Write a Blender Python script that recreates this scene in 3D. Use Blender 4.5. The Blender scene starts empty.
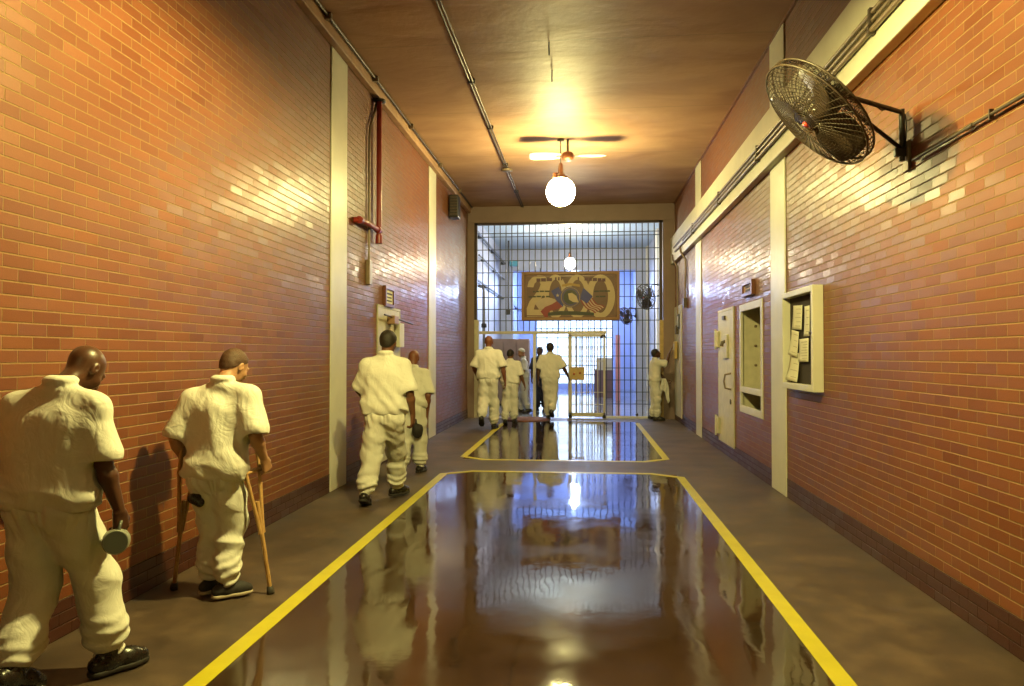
import bpy, math, random
import numpy as np
import openvdb
from mathutils import Vector, Matrix, Euler
random.seed(7)
C = bpy.context.scene.collection
PI = math.pi
R = math.radians

# ------------------------------------------------------------------ camera
F = 740.0
CAM = Vector((0.0, 0.0, 1.53))
YAW = math.atan2(71.0, F)
PITCH = math.atan2(12.0, F)
cam_d = bpy.data.cameras.new('camera')
cam = bpy.data.objects.new('camera', cam_d)
C.objects.link(cam)
cam.location = CAM
cam.rotation_mode = 'XYZ'
cam.rotation_euler = (PI / 2 + PITCH, 0, YAW)
cam_d.sensor_width = 36.0
cam_d.lens = 36.0 * F / 1024.0
cam_d.clip_start = 0.05
bpy.context.scene.camera = cam
RM = cam.rotation_euler.to_matrix()


def ray(px, py):
    return RM @ Vector(((px - 512.0) / F, -(py - 343.0) / F, -1.0))


def P(px, py, y):
    """point seen at a pixel of the photograph, at the corridor distance y"""
    d = ray(px, py)
    return CAM + d * (y / d.y)


def PX(px, py, x):
    d = ray(px, py)
    return CAM + d * (x / d.x)


XL, XR = -2.82, 2.19
ZC = 5.17
YG = 18.02          # barred screen
YE = 33.0           # far end
YB = -6.0           # behind the camera

# ------------------------------------------------------------------ object helpers


def tag(o, label=None, cat=None, group=None, kind=None):
    if label: o['label'] = label
    if cat: o['category'] = cat
    if group: o['group'] = group
    if kind: o['kind'] = kind
    return o


def empty(name, loc=(0, 0, 0), label=None, cat=None, group=None, kind=None, rot=(0, 0, 0)):
    o = bpy.data.objects.new(name, None)
    C.objects.link(o)
    o.empty_display_size = 0.1
    o.location = loc
    o.rotation_euler = rot
    return tag(o, label, cat, group, kind)


def basis(d):
    d = Vector(d).normalized()
    a = Vector((0, 0, 1)) if abs(d.z) < 0.9 else Vector((1, 0, 0))
    u = d.cross(a).normalized()
    v = u.cross(d).normalized()
    return d, u, v


class MB:
    def __init__(s):
        s.v = []; s.f = []; s.sm = []; s.mi = []; s.m = 0

    def add(s, vs, fs, smooth=False):
        n = len(s.v)
        s.v += [tuple(v) for v in vs]
        for f in fs:
            s.f.append([n + i for i in f]); s.sm.append(smooth); s.mi.append(s.m)
        return s

    def box(s, lo, hi):
        (a, b, c), (d, e, f) = lo, hi
        vs = [(a, b, c), (d, b, c), (d, e, c), (a, e, c), (a, b, f), (d, b, f), (d, e, f), (a, e, f)]
        return s.add(vs, [(3, 2, 1, 0), (4, 5, 6, 7), (0, 1, 5, 4), (1, 2, 6, 5), (2, 3, 7, 6), (3, 0, 4, 7)])

    def obox(s, c, ax, ay, az):
        """box from centre and three half-axis vectors"""
        c, ax, ay, az = Vector(c), Vector(ax), Vector(ay), Vector(az)
        vs = [c + ax * i + ay * j + az * k for k in (-1, 1) for (i, j) in ((-1, -1), (1, -1), (1, 1), (-1, 1))]
        return s.add(vs, [(3, 2, 1, 0), (4, 5, 6, 7), (0, 1, 5, 4), (1, 2, 6, 5), (2, 3, 7, 6), (3, 0, 4, 7)])

    def tube(s, pts, r, n=10, cap=True, closed=False):
        pts = [Vector(p) for p in pts]
        rr = r if isinstance(r, (list, tuple)) else [r] * len(pts)
        m = len(pts)
        d0 = (pts[1] - pts[0]).normalized()
        _, u, v = basis(d0)
        rings = []
        for i, p in enumerate(pts):
            if closed:
                d = (pts[(i + 1) % m] - pts[i - 1]).normalized()
            elif i == 0: d = (pts[1] - pts[0]).normalized()
            elif i == m - 1: d = (pts[-1] - pts[-2]).normalized()
            else: d = ((pts[i + 1] - p).normalized() + (p - pts[i - 1]).normalized()).normalized()
            u = (u - d * u.dot(d)).normalized(); v = d.cross(u)
            rings.append([p + (u * math.cos(2 * PI * k / n) + v * math.sin(2 * PI * k / n)) * rr[i] for k in range(n)])
        vs = [q for g in rings for q in g]
        fs = []
        for i in range(m if closed else m - 1):
            j = (i + 1) % m
            for k in range(n):
                fs.append((i * n + k, i * n + (k + 1) % n, j * n + (k + 1) % n, j * n + k))
        s.add(vs, fs, True)
        if cap and not closed:
            s.add(rings[0], [tuple(range(n))[::-1]]); s.add(rings[-1], [tuple(range(n))])
        return s

    def lathe(s, prof, origin=(0, 0, 0), axis=(0, 0, 1), n=32, smooth=True):
        """prof = [(radius, along axis)]"""
        d, u, v = basis(axis); o = Vector(origin)
        vs = []
        for (r, h) in prof:
            for k in range(n):
                a = 2 * PI * k / n
                vs.append(o + d * h + (u * math.cos(a) + v * math.sin(a)) * r)
        fs = []
        for i in range(len(prof) - 1):
            for k in range(n):
                fs.append((i * n + k, i * n + (k + 1) % n, (i + 1) * n + (k + 1) % n, (i + 1) * n + k))
        return s.add(vs, fs, smooth)

    def ring(s, c, axis, rad, r, n=40, m=5, a0=0.0, a1=2 * PI):
        d, u, v = basis(axis); c = Vector(c)
        full = abs(a1 - a0 - 2 * PI) < 1e-4
        pts = [c + (u * math.cos(a0 + (a1 - a0) * k / n) + v * math.sin(a0 + (a1 - a0) * k / n)) * rad for k in range(n if full else n + 1)]
        return s.tube(pts, r, m, closed=full)

    def poly(s, pts, d):
        """flat polygon pts (world) thickened by vector d"""
        pts = [Vector(p) for p in pts]; d = Vector(d); n = len(pts)
        vs = pts + [p + d for p in pts]
        fs = [tuple(range(n))[::-1], tuple(range(n, 2 * n))] + [(i, (i + 1) % n, n + (i + 1) % n, n + i) for i in range(n)]
        return s.add(vs, fs)

    def build(s, name, mat, parent=None, bevel=0, world=False, **kw):
        me = bpy.data.meshes.new(name)
        me.from_pydata(s.v, [], s.f)
        mats = mat if isinstance(mat, (list, tuple)) else [mat]
        for m in mats: me.materials.append(m)
        me.polygons.foreach_set('use_smooth', s.sm)
        me.polygons.foreach_set('material_index', s.mi)
        me.validate(); me.update()
        o = bpy.data.objects.new(name, me)
        C.objects.link(o)
        if parent is not None:
            o.parent = parent
            if world:
                # coordinates were given in world space
                M = Matrix.Translation(parent.location) @ parent.rotation_euler.to_matrix().to_4x4() if parent.parent is None else parent_matrix(parent)
                me.transform(M.inverted())
        elif world == 'base':
            vs = np.array(s.v); lo, hi = vs.min(0), vs.max(0)
            c = Vector(((lo[0] + hi[0]) / 2, (lo[1] + hi[1]) / 2, lo[2]))
            me.transform(Matrix.Translation(-c)); o.location = c
        if bevel:
            b = o.modifiers.new('bevel', 'BEVEL'); b.width = bevel; b.segments = 2; b.limit_method = 'ANGLE'
        return tag(o, **kw)


def parent_matrix(o):
    M = Matrix.Identity(4)
    while o is not None:
        M = (Matrix.Translation(o.location) @ o.rotation_euler.to_matrix().to_4x4()) @ M
        o = o.parent
    return M


def copy_tree(o, parent=None):
    c = o.copy(); C.objects.link(c); c.parent = parent
    for ch in list(o.children): copy_tree(ch, c)
    return c

# ------------------------------------------------------------------ node material helper


class NT:
    def __init__(s, name):
        s.mat = bpy.data.materials.new(name); s.mat.use_nodes = True
        s.t = s.mat.node_tree; s.t.nodes.clear()
        s.out = s.t.nodes.new('ShaderNodeOutputMaterial')
        s.b = s.t.nodes.new('ShaderNodeBsdfPrincipled')
        s.t.links.new(s.b.outputs[0], s.out.inputs[0])

    def n(s, kind, **kw):
        nd = s.t.nodes.new('ShaderNode' + kind)
        for k, v in kw.items(): setattr(nd, k, v)
        return nd

    def l(s, a, b): s.t.links.new(a, b)

    def put(s, sock, v):
        if hasattr(v, 'is_linked') or isinstance(v, bpy.types.NodeSocket): s.l(v, sock)
        else:
            try: sock.default_value = v
            except Exception: sock.default_value = (v[0], v[1], v[2], 1.0)

    def math(s, op, a, b=0.0, c=None, clamp=False):
        nd = s.n('Math', operation=op); nd.use_clamp = clamp
        s.put(nd.inputs[0], a); s.put(nd.inputs[1], b)
        if c is not None: s.put(nd.inputs[2], c)
        return nd.outputs[0]

    def vm(s, op, a, b=(0, 0, 0)):
        nd = s.n('VectorMath', operation=op); s.put(nd.inputs[0], a)
        if op == 'SCALE': s.put(nd.inputs['Scale'], b)
        else: s.put(nd.inputs[1], b)
        return nd.outputs[0]

    def mix(s, f, a, b, mode='MIX'):
        nd = s.n('Mix', data_type='RGBA', blend_type=mode)
        s.put(nd.inputs[0], f); s.put(nd.inputs[6], a if not isinstance(a, tuple) else (*a[:3], 1)); s.put(nd.inputs[7], b if not isinstance(b, tuple) else (*b[:3], 1))
        return nd.outputs[2]

    def pos(s, kind='Object'):
        if not hasattr(s, '_tc'): s._tc = s.n('TexCoord')
        return s._tc.outputs[kind]

    def sep(s, v):
        nd = s.n('SeparateXYZ'); s.l(v, nd.inputs[0]); return nd.outputs

    def comb(s, x, y, z):
        nd = s.n('CombineXYZ'); s.put(nd.inputs[0], x); s.put(nd.inputs[1], y); s.put(nd.inputs[2], z); return nd.outputs[0]

    def noise(s, scale, detail=3, vec=None, rough=0.5, stretch=None, dist=0.0):
        nd = s.n('TexNoise'); nd.inputs['Scale'].default_value = scale; nd.inputs['Detail'].default_value = detail
        nd.inputs['Roughness'].default_value = rough; nd.inputs['Distortion'].default_value = dist
        v = vec if vec is not None else s.pos()
        if stretch: v = s.vm('MULTIPLY', v, stretch)
        s.l(v, nd.inputs['Vector']); return nd.outputs[0]

    def ramp(s, f, stops):
        nd = s.n('ValToRGB'); s.put(nd.inputs[0], f); e = nd.color_ramp.elements
        while len(e) < len(stops): e.new(0.5)
        for q, (p, c) in zip(e, stops): q.position = p; q.color = (*c[:3], 1) if isinstance(c, tuple) else (c, c, c, 1)
        return nd.outputs[0]

    def bump(s, h, strength=0.3, dist=0.01, normal=None):
        nd = s.n('Bump'); nd.inputs['Strength'].default_value = strength; nd.inputs['Distance'].default_value = dist
        s.put(nd.inputs['Height'], h)
        if normal is not None: s.l(normal, nd.inputs['Normal'])
        return nd.outputs[0]

    def set(s, **kw):
        names = dict(color='Base Color', rough='Roughness', metal='Metallic', normal='Normal', spec='Specular IOR Level', ior='IOR', coat='Coat Weight', coatr='Coat Roughness', sheen='Sheen Weight', em='Emission Color', ems='Emission Strength', alpha='Alpha', trans='Transmission Weight', sss='Subsurface Weight')
        for k, v in kw.items():
            if isinstance(v, tuple): v = (*v[:3], 1)
            s.put(s.b.inputs[names[k]], v)
        return s


def simple(name, color, rough=0.5, metal=0.0, var=0.12, scale=6, bump=0.0, bscale=60, **kw):
    m = NT(name)
    nz = m.noise(scale, 4)
    c2 = tuple(c * (1 - var) for c in color)
    col = m.mix(m.math('MULTIPLY_ADD', nz, 2.0, -0.5, clamp=True), c2, color)
    m.set(color=col, rough=m.math('MULTIPLY_ADD', m.noise(scale * 3, 3), 0.16, rough - 0.08), metal=metal, **kw)
    if bump: m.set(normal=m.bump(m.noise(bscale, 3), bump, 0.004))
    return m.mat


def emit(name, color, strength):
    m = NT(name); m.set(color=(0.8, 0.8, 0.8), em=color, ems=strength, rough=0.4)
    return m.mat


def brick_mat(name, axis, base, dark, mortar, rough=0.3, tilt=0.05, gloss=0.5):
    """glazed running-bond brick from world-aligned object coordinates"""
    m = NT(name)
    x, y, z = m.sep(m.pos())
    h = x if axis == 'x' else y
    BL, BH, MO = 0.2032, 0.0677, 0.0072
    rowf = m.math('DIVIDE', z, BH); row = m.math('FLOOR', rowf)
    fz = m.math('SUBTRACT', rowf, row)
    off = m.math('MULTIPLY', m.math('FLOORED_MODULO', row, 2.0), 0.5)
    wv = m.math('MULTIPLY_ADD', m.noise(5.0, 1), 0.03, -0.015)
    colf = m.math('ADD', m.math('ADD', m.math('DIVIDE', h, BL), off), wv); col = m.math('FLOOR', colf)
    fx = m.math('SUBTRACT', colf, col)
    ex = m.math('MULTIPLY', m.math('MINIMUM', fx, m.math('SUBTRACT', 1.0, fx)), BL * 1.45)
    ez = m.math('MULTIPLY', m.math('MINIMUM', fz, m.math('SUBTRACT', 1.0, fz)), BH)
    e = m.math('MINIMUM', ex, ez)
    wob = m.math('MULTIPLY_ADD', m.noise(55.0, 2), 0.003, -0.0015)
    e = m.math('ADD', e, wob)
    mask = m.n('MapRange', interpolation_type='SMOOTHSTEP')
    m.l(e, mask.inputs[0]); mask.inputs[1].default_value = MO * 0.32; mask.inputs[2].default_value = MO * 0.75
    mk = mask.outputs[0]
    wn = m.n('TexWhiteNoise', noise_dimensions='3D'); m.l(m.comb(col, row, 3.7), wn.inputs['Vector'])
    rv, rc = wn.outputs['Value'], wn.outputs['Color']
    c = m.mix(rv, dark, base)
    c = m.mix(m.math('MULTIPLY', m.noise(90, 3), 0.35), c, tuple(q * 0.55 for q in dark))
    big = m.noise(0.9, 3)
    c = m.mix(m.math('MULTIPLY', m.math('MULTIPLY_ADD', big, 2.0, -0.6, clamp=True), 0.3), c, dark)
    mc = m.mix(m.noise(30, 2), mortar, tuple(q * 0.6 for q in mortar))
    c = m.mix(mk, mc, c)
    r = m.math('ADD', m.math('MULTIPLY', m.math('SUBTRACT', 1.0, mk), 0.5), m.math('MULTIPLY_ADD', rv, 0.12, rough))
    hgt = m.math('ADD', mk, m.math('MULTIPLY', m.noise(140, 2), 0.10))
    bp = m.bump(hgt, 0.9, 0.006)
    tv = m.vm('SCALE', m.vm('SUBTRACT', rc, (0.5, 0.5, 0.5)), tilt)
    nn = m.vm('NORMALIZE', m.vm('ADD', bp, tv))
    m.set(color=c, rough=r, normal=nn, spec=gloss, coat=m.math('MULTIPLY', mk, 0.25), coatr=0.2)
    m.l(nn, m.b.inputs['Coat Normal'])
    return m.mat
# ------------------------------------------------------------------ materials
BR_B, BR_D, BR_M = (0.255, 0.072, 0.018), (0.175, 0.044, 0.012), (0.38, 0.23, 0.10)
M_brick = brick_mat('glazed_brick', 'y', BR_B, BR_D, BR_M, rough=0.44, tilt=0.06, gloss=0.6)
M_brickx = brick_mat('glazed_brick_cross', 'x', BR_B, BR_D, BR_M, rough=0.44, tilt=0.06, gloss=0.6)
M_base = brick_mat('painted_brick_base', 'y', (0.075, 0.018, 0.010), (0.06, 0.014, 0.008), (0.06, 0.016, 0.009), rough=0.38, tilt=0.05, gloss=0.45)
M_cream = simple('cream_enamel_paint', (0.78, 0.74, 0.63), 0.38, var=0.14, scale=3, bump=0.15, bscale=25)
M_cream2 = simple('old_cream_steel', (0.72, 0.66, 0.50), 0.42, var=0.22, scale=9, bump=0.1, bscale=40)
M_ochre = simple('ochre_painted_steel', (0.62, 0.42, 0.16), 0.42, var=0.25, scale=12)
M_black = simple('black_painted_steel', (0.022, 0.02, 0.02), 0.42, var=0.3, scale=20)
M_bar = simple('dark_blue_grey_bar_paint', (0.05, 0.055, 0.085), 0.4, var=0.3, scale=20)
M_cage = simple('brown_dusty_wire', (0.055, 0.034, 0.022), 0.5, var=0.5, scale=30)
M_blade = simple('grey_brown_fan_blade', (0.07, 0.045, 0.03), 0.35, var=0.3, scale=10)
M_redpipe = simple('red_enamel_pipe', (0.34, 0.03, 0.02), 0.32, var=0.3, scale=8)
M_conduit = simple('grey_brown_conduit', (0.30, 0.22, 0.15), 0.42, metal=0.3, var=0.3, scale=12)
M_darkcond = simple('dark_conduit', (0.10, 0.075, 0.06), 0.45, metal=0.3, var=0.3, scale=12)
M_white = simple('white_paint', (0.80, 0.80, 0.80), 0.4, var=0.1, scale=4)
M_farwall = simple('far_wall_paint_cool_light', (0.50, 0.58, 0.90), 0.42, var=0.14, scale=2, bump=0.15, bscale=20)  # pale paint deepened to blue, standing in for cool fill light
M_farceil = simple('far_ceiling_paint_cool_light', (0.52, 0.68, 0.95), 0.5, var=0.08, scale=2)  # blue of the cool light is put into the ceiling colour
M_pink = simple('pink_painted_column', (0.62, 0.30, 0.38), 0.45, var=0.15)
M_paper = simple('white_paper', (0.80, 0.76, 0.62), 0.7, var=0.08, scale=10)
M_ink = simple('dark_ink', (0.05, 0.035, 0.03), 0.6, var=0.2)
M_board = simple('dark_felt_board', (0.035, 0.022, 0.018), 0.85, var=0.4, scale=40)
M_brown = simple('brown_varnished_frame', (0.22, 0.075, 0.035), 0.35, var=0.3, scale=15)
M_signbg = simple('brown_sign_background', (0.15, 0.066, 0.045), 0.5, var=0.25, scale=6)
M_signcream = simple('cream_numeral_paint', (0.54, 0.41, 0.25), 0.5, var=0.1, scale=9)
M_purple = simple('purple_lettering_paint', (0.08, 0.012, 0.04), 0.5)
M_navy = simple('navy_blue_paint', (0.02, 0.02, 0.26), 0.5)
M_flagred = simple('flag_red_paint', (0.25, 0.012, 0.015), 0.5)
M_flagwhite = simple('flag_white_paint', (0.50, 0.38, 0.28), 0.5)
M_green = simple('dark_green_paint', (0.018, 0.022, 0.010), 0.5)
M_gold = simple('gold_paint', (0.40, 0.24, 0.05), 0.5)
M_wood = None
M_lintel = simple('grey_mauve_paint', (0.30, 0.20, 0.17), 0.5, var=0.15, scale=3)
M_rubber = simple('dark_rubber', (0.03, 0.025, 0.022), 0.7)
M_chrome = simple('worn_steel', (0.55, 0.5, 0.42), 0.3, metal=0.9)
M_yellow = simple('yellow_floor_paint', (0.66, 0.57, 0.025), 0.33, var=0.16, scale=5, bump=0.1, bscale=80)

m = NT('wood_crutch')
w = m.noise(40, 3, stretch=(6, 6, 0.5))
m.set(color=m.ramp(w, [(0.3, (0.42, 0.22, 0.08)), (0.7, (0.66, 0.40, 0.17))]), rough=0.4); M_wood = m.mat

# glass for the bulletin case and far window
m = NT('clear_glass'); m.set(color=(1, 1, 1), rough=0.02, trans=1.0, ior=1.45); M_glass = m.mat

# ceiling: painted plaster with trowel marks, slightly glossy enamel
m = NT('painted_plaster_ceiling')
a = m.noise(1.1, 5, stretch=(0.8, 1.6, 1), dist=0.6); b = m.noise(9, 5)
c = m.mix(m.math('MULTIPLY_ADD', a, 2.2, -0.65, clamp=True), (0.38, 0.205, 0.12), (0.56, 0.335, 0.20))
xx, yy, zz = m.sep(m.pos())
fr = m.math('ABSOLUTE', m.math('SUBTRACT', m.math('FRACT', m.math('ADD', m.math('DIVIDE', yy, 2.44), m.math('MULTIPLY', m.noise(3, 2), 0.02))), 0.5))
seam = m.math('LESS_THAN', fr, 0.006)
c = m.mix(m.math('MULTIPLY', seam, 0.35), c, (0.25, 0.17, 0.10))
h = m.math('ADD', m.math('MULTIPLY', a, 1.0), m.math('MULTIPLY', b, 0.25))
m.set(color=c, rough=0.55, spec=0.5, normal=m.bump(h, 0.6, 0.03)); M_ceil = m.mat

# floor: waxed terrazzo lane inside the yellow lines, worn bare concrete outside them
m = NT('corridor_floor')
x, y, z = m.sep(m.pos())


def between(v, a, b):
    return m.math('MULTIPLY', m.math('GREATER_THAN', v, a), m.math('LESS_THAN', v, b))


inx = between(x, -1.77, 1.19)
iny = m.math('MAXIMUM', between(y, -9.0, 9.62), between(y, 10.82, 17.1))
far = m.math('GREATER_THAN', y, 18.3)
lane = m.math('MULTIPLY', inx, iny)
n1 = m.noise(1.6, 5); n2 = m.noise(7, 5); n3 = m.noise(60, 3)
conc = m.ramp(m.math('ADD', m.math('MULTIPLY', n1, 0.6), m.math('MULTIPLY', n2, 0.4)), [(0.36, (0.040, 0.026, 0.017)), (0.5, (0.080, 0.051, 0.033)), (0.66, (0.15, 0.098, 0.062))])
conc = m.mix(m.math('MULTIPLY', n3, 0.25), conc, (0.06, 0.035, 0.025))
wax = m.ramp(m.math('ADD', m.math('MULTIPLY', m.noise(0.9, 4), 0.6), m.math('MULTIPLY', n2, 0.4)), [(0.35, (0.024, 0.012, 0.007)), (0.65, (0.05, 0.026, 0.014))])
spots = m.math('GREATER_THAN', m.noise(2.3, 6, rough=0.7), 0.69)
wax = m.mix(m.math('MULTIPLY', spots, 0.35), wax, (0.25, 0.16, 0.08))
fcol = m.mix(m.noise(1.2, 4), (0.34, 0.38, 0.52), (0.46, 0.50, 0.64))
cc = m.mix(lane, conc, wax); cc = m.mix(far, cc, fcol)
gl = m.math('MAXIMUM', lane, far)
rg = m.math('ADD', m.math('MULTIPLY', gl, m.math('MULTIPLY_ADD', m.ramp(n1, [(0.42, 0.0), (0.60, 1.0)]), 0.07, 0.045)), m.math('MULTIPLY', m.math('SUBTRACT', 1.0, gl), m.math('MULTIPLY_ADD', n2, 0.2, 0.40)))
wave = m.math('ADD', m.math('ADD', m.noise(2.2, 2, stretch=(1.4, 0.7, 1)), m.math('MULTIPLY', m.noise(9, 2), 0.14)), m.math('MULTIPLY', m.noise(34, 2), 0.022))
rip = m.bump(wave, 0.22, 0.012)
grit = m.bump(m.noise(110, 3), 0.25, 0.003)
nm = m.n('Mix', data_type='VECTOR'); m.l(gl, nm.inputs[0]); m.l(grit, nm.inputs[4]); m.l(rip, nm.inputs[5])
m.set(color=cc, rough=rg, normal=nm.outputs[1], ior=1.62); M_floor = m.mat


def cloth_mat(name, c, rough=0.85):
    m = NT(name)
    big = m.noise(5, 3); wr = m.noise(7, 2, stretch=(1, 1, 0.6), dist=1.0, rough=0.4); fine = m.noise(420, 2)
    col = m.mix(m.math('MULTIPLY_ADD', big, 1.6, -0.3, clamp=True), tuple(q * 0.88 for q in c), c)
    cr = m.math('ABSOLUTE', m.math('SUBTRACT', m.noise(9, 3, stretch=(1, 1, 0.7), dist=1.4, rough=0.5), 0.5)); b0 = m.bump(cr, 0.22, 0.05); b1 = m.bump(wr, 0.45, 0.04, b0); b2 = m.bump(fine, 0.2, 0.001, b1)
    m.set(color=col, rough=rough, normal=b2, sheen=0.15, spec=0.25)
    return m.mat


M_cloth = cloth_mat('off_white_cotton', (0.82, 0.79, 0.72))
M_clothgrey = cloth_mat('pale_grey_cotton', (0.62, 0.62, 0.68))
M_clothdark = cloth_mat('dark_navy_cotton', (0.03, 0.032, 0.055))
M_rag = cloth_mat('white_rag', (0.75, 0.72, 0.66))


def skin_mat(name, c, rough=0.42):
    m = NT(name)
    n = m.noise(14, 4)
    col = m.mix(m.math('MULTIPLY_ADD', n, 1.5, -0.25, clamp=True), tuple(q * 0.75 for q in c), c)
    m.set(color=col, rough=rough, spec=0.5, normal=m.bump(m.noise(160, 3), 0.12, 0.003), sss=0.04)
    return m.mat


M_skin_dark = skin_mat('deep_brown_skin', (0.10, 0.040, 0.022), 0.36)
M_skin_brown = skin_mat('brown_skin', (0.20, 0.085, 0.045))
M_skin_tan = skin_mat('tan_skin', (0.50, 0.26, 0.14))
M_skin_red = skin_mat('reddish_skin', (0.24, 0.085, 0.048))
M_hair = simple('black_short_hair', (0.02, 0.013, 0.01), 0.6, var=0.4, scale=60, bump=0.5, bscale=350)
M_hairbrown = simple('brown_cropped_hair', (0.10, 0.045, 0.025), 0.6, var=0.3, scale=60, bump=0.5, bscale=350)
M_leather = simple('black_leather', (0.018, 0.014, 0.013), 0.28, var=0.3, scale=20, bump=0.15, bscale=90)
M_canvas = simple('black_canvas', (0.025, 0.02, 0.02), 0.7, var=0.3, scale=30)
M_solelight = simple('pale_rubber_sole', (0.55, 0.46, 0.34), 0.6)
M_eye = simple('eye_white', (0.75, 0.7, 0.65), 0.2)
M_cup = simple('grey_plastic_cup', (0.30, 0.31, 0.25), 0.35)
M_cuplid = simple('dark_grey_cup_base', (0.11, 0.12, 0.10), 0.4)
M_knit = simple('white_knit_cap', (0.72, 0.70, 0.70), 0.8)
# ------------------------------------------------------------------ the room
def yL(px, py=355): return PX(px, py, XL).y
def yR(px, py=355): return PX(px, py, XR).y


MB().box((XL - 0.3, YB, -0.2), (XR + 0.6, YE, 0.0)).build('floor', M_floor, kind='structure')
MB().box((XL - 0.3, YB, ZC), (XR + 0.6, YG, ZC + 0.2)).build('ceiling', M_ceil, kind='structure')
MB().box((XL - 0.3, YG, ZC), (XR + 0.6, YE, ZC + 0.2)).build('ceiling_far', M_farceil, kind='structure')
MB().box((XL - 0.3, YB, 0), (XL, YG, ZC)).build('wall_left', M_brick, kind='structure')
# right wall with the recess of the pass-through
w0, w1 = PX(762.8, 355, XR).y, PX(740.6, 355, XR).y
wt, wb = PX(762.6, 300, XR).z, PX(763.7, 418, XR).z
mb = MB()
mb.box((XR, YB, 0), (XR + 0.6, w0, ZC)); mb.box((XR, w1, 0), (XR + 0.6, YG, ZC))
mb.box((XR, w0, 0), (XR + 0.6, w1, wb)); mb.box((XR, w0, wt), (XR + 0.6, w1, ZC))
mb.build('wall_right', M_brick, kind='structure')
MB().box((XL - 0.3, YB - 0.2, 0), (XR + 0.6, YB, ZC)).build('wall_back', M_brickx, kind='structure')
# dark red painted courses at the floor
MB().box((XL, YB, 0), (XL + 0.006, YG, 0.203)).build('baseboard_left', M_base, kind='structure')
MB().box((XR - 0.006, YB, 0), (XR, YG, 0.203)).build('baseboard_right', M_base, kind='structure')
# pilasters
n = 1
for (a, b) in ((yL(345.5), yL(329.5)), (yL(435.2), yL(428.3))):
    MB().box((XL, b, 0), (XL + 0.015, a, ZC - 0.16)).build('trim_%d' % n, M_cream, bevel=0.012, kind='structure'); n += 1
d0 = yL(345.5) - yL(329.5)
MB().box((XL, 2.3, 0), (XL + 0.07, 2.85, ZC - 0.16)).build('trim_%d' % n, M_cream, bevel=0.012, kind='structure') if False else None
zb0, zb1 = PX(782, 147, XR - 0.05).z, PX(700, 204, XR - 0.05).z
zb0, zb1 = 3.68, 4.31
for (a, b) in ((yR(787), yR(772.5)), (yR(702), yR(696.8)), (1.9, 2.5)):
    lo, hi = min(a, b), max(a, b)
    MB().box((XR - 0.018, lo, 0), (XR, hi, zb0)).build('trim_%d' % n, M_cream, bevel=0.012, kind='structure'); n += 1
    MB().box((XR - 0.018, lo, zb1), (XR, hi, ZC)).build('trim_%d' % n, M_cream, bevel=0.01, kind='structure'); n += 1
# left bond beam under the ceiling, right deep beam at lamp height
MB().box((XL, YB, ZC - 0.16), (XL + 0.09, YG, ZC)).build('beam_left', M_ceil, bevel=0.01, kind='structure')
MB().box((XR - 0.10, YB, zb0), (XR, YG, zb1)).build('beam_right', M_cream, bevel=0.01, kind='structure')
# lintel and jambs round the barred screen
SL, SRx = P(477, 300, YG).x, P(660.5, 300, YG).x
ZS = P(570, 222, YG).z
MB().box((XL, YG - 0.08, ZS), (XR, YG + 0.25, ZC)).build('beam_gate', M_lintel, bevel=0.01, kind='structure')
MB().box((XL, YG - 0.08, 0), (SL - 0.06, YG + 0.25, ZS)).build('wall_gate_left', M_lintel, kind='structure')
MB().box((SRx + 0.06, YG - 0.08, 0), (XR, YG + 0.25, ZS)).build('wall_gate_right', M_lintel, kind='structure')

# yellow lines
LX0, LX1, LW = -1.79, 1.21, 0.10


def line_mesh(name, path, **kw):
    """mitred painted band of width LW along a path, 2 mm thick"""
    mb = MB(); n = len(path); L = []; Rr = []
    for i in range(n):
        p = Vector(path[i]).to_2d()
        a = (Vector(path[i]).to_2d() - Vector(path[i - 1]).to_2d()).normalized() if i else None
        b = (Vector(path[i + 1]).to_2d() - p).normalized() if i < n - 1 else None
        a = a or b; b = b or a
        na, nb = Vector((-a.y, a.x)), Vector((-b.y, b.x))
        m_ = (na + nb).normalized(); k = LW / 2 / max(0.3, m_.dot(na))
        L.append(p + m_ * k); Rr.append(p - m_ * k)
    for i in range(n - 1):
        q = [Rr[i], Rr[i + 1], L[i + 1], L[i]]
        mb.poly([(v.x, v.y, 0.0005) for v in q], (0, 0, 0.0025))
    return mb.build(name, M_yellow, kind='structure')


line_mesh('floor_marking_line', [(LX0, YB + 0.1, 0), (LX0, 9.42, 0), (LX0 + 0.34, 9.68, 0), (LX1 - 0.34, 9.68, 0), (LX1, 9.42, 0), (LX1, YB + 0.1, 0)])
line_mesh('floor_marking_line', [(LX0, 16.6, 0), (LX0, 11.05, 0), (LX0 + 0.34, 10.76, 0), (LX1 - 0.34, 10.76, 0), (LX1, 11.05, 0), (LX1, 16.8, 0)])

# ------------------------------------------------------------------ the far corridor
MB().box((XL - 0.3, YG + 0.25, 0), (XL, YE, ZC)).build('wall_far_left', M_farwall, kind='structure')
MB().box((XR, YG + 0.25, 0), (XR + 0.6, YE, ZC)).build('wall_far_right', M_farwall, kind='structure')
# a portal frame narrowing the far corridor
yp = 25.5
pz = P(600, 270, yp).z; pr = P(635.5, 300, yp).x; pl = P(513, 300, yp).x
mb = MB(); mb.box((XL, yp, pz), (XR, yp + 0.3, ZC)); mb.box((pr, yp, 0), (XR, yp + 0.3, pz)); mb.box((XL, yp, 0), (pl, yp + 0.3, pz))
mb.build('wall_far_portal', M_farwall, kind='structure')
for i, y in enumerate((21.5, 24.9)):
    MB().box((XR - 0.08, y, 0), (XR, y + 0.4, ZC)).build('trim_%d' % n, M_white, bevel=0.01, kind='structure'); n += 1
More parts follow.
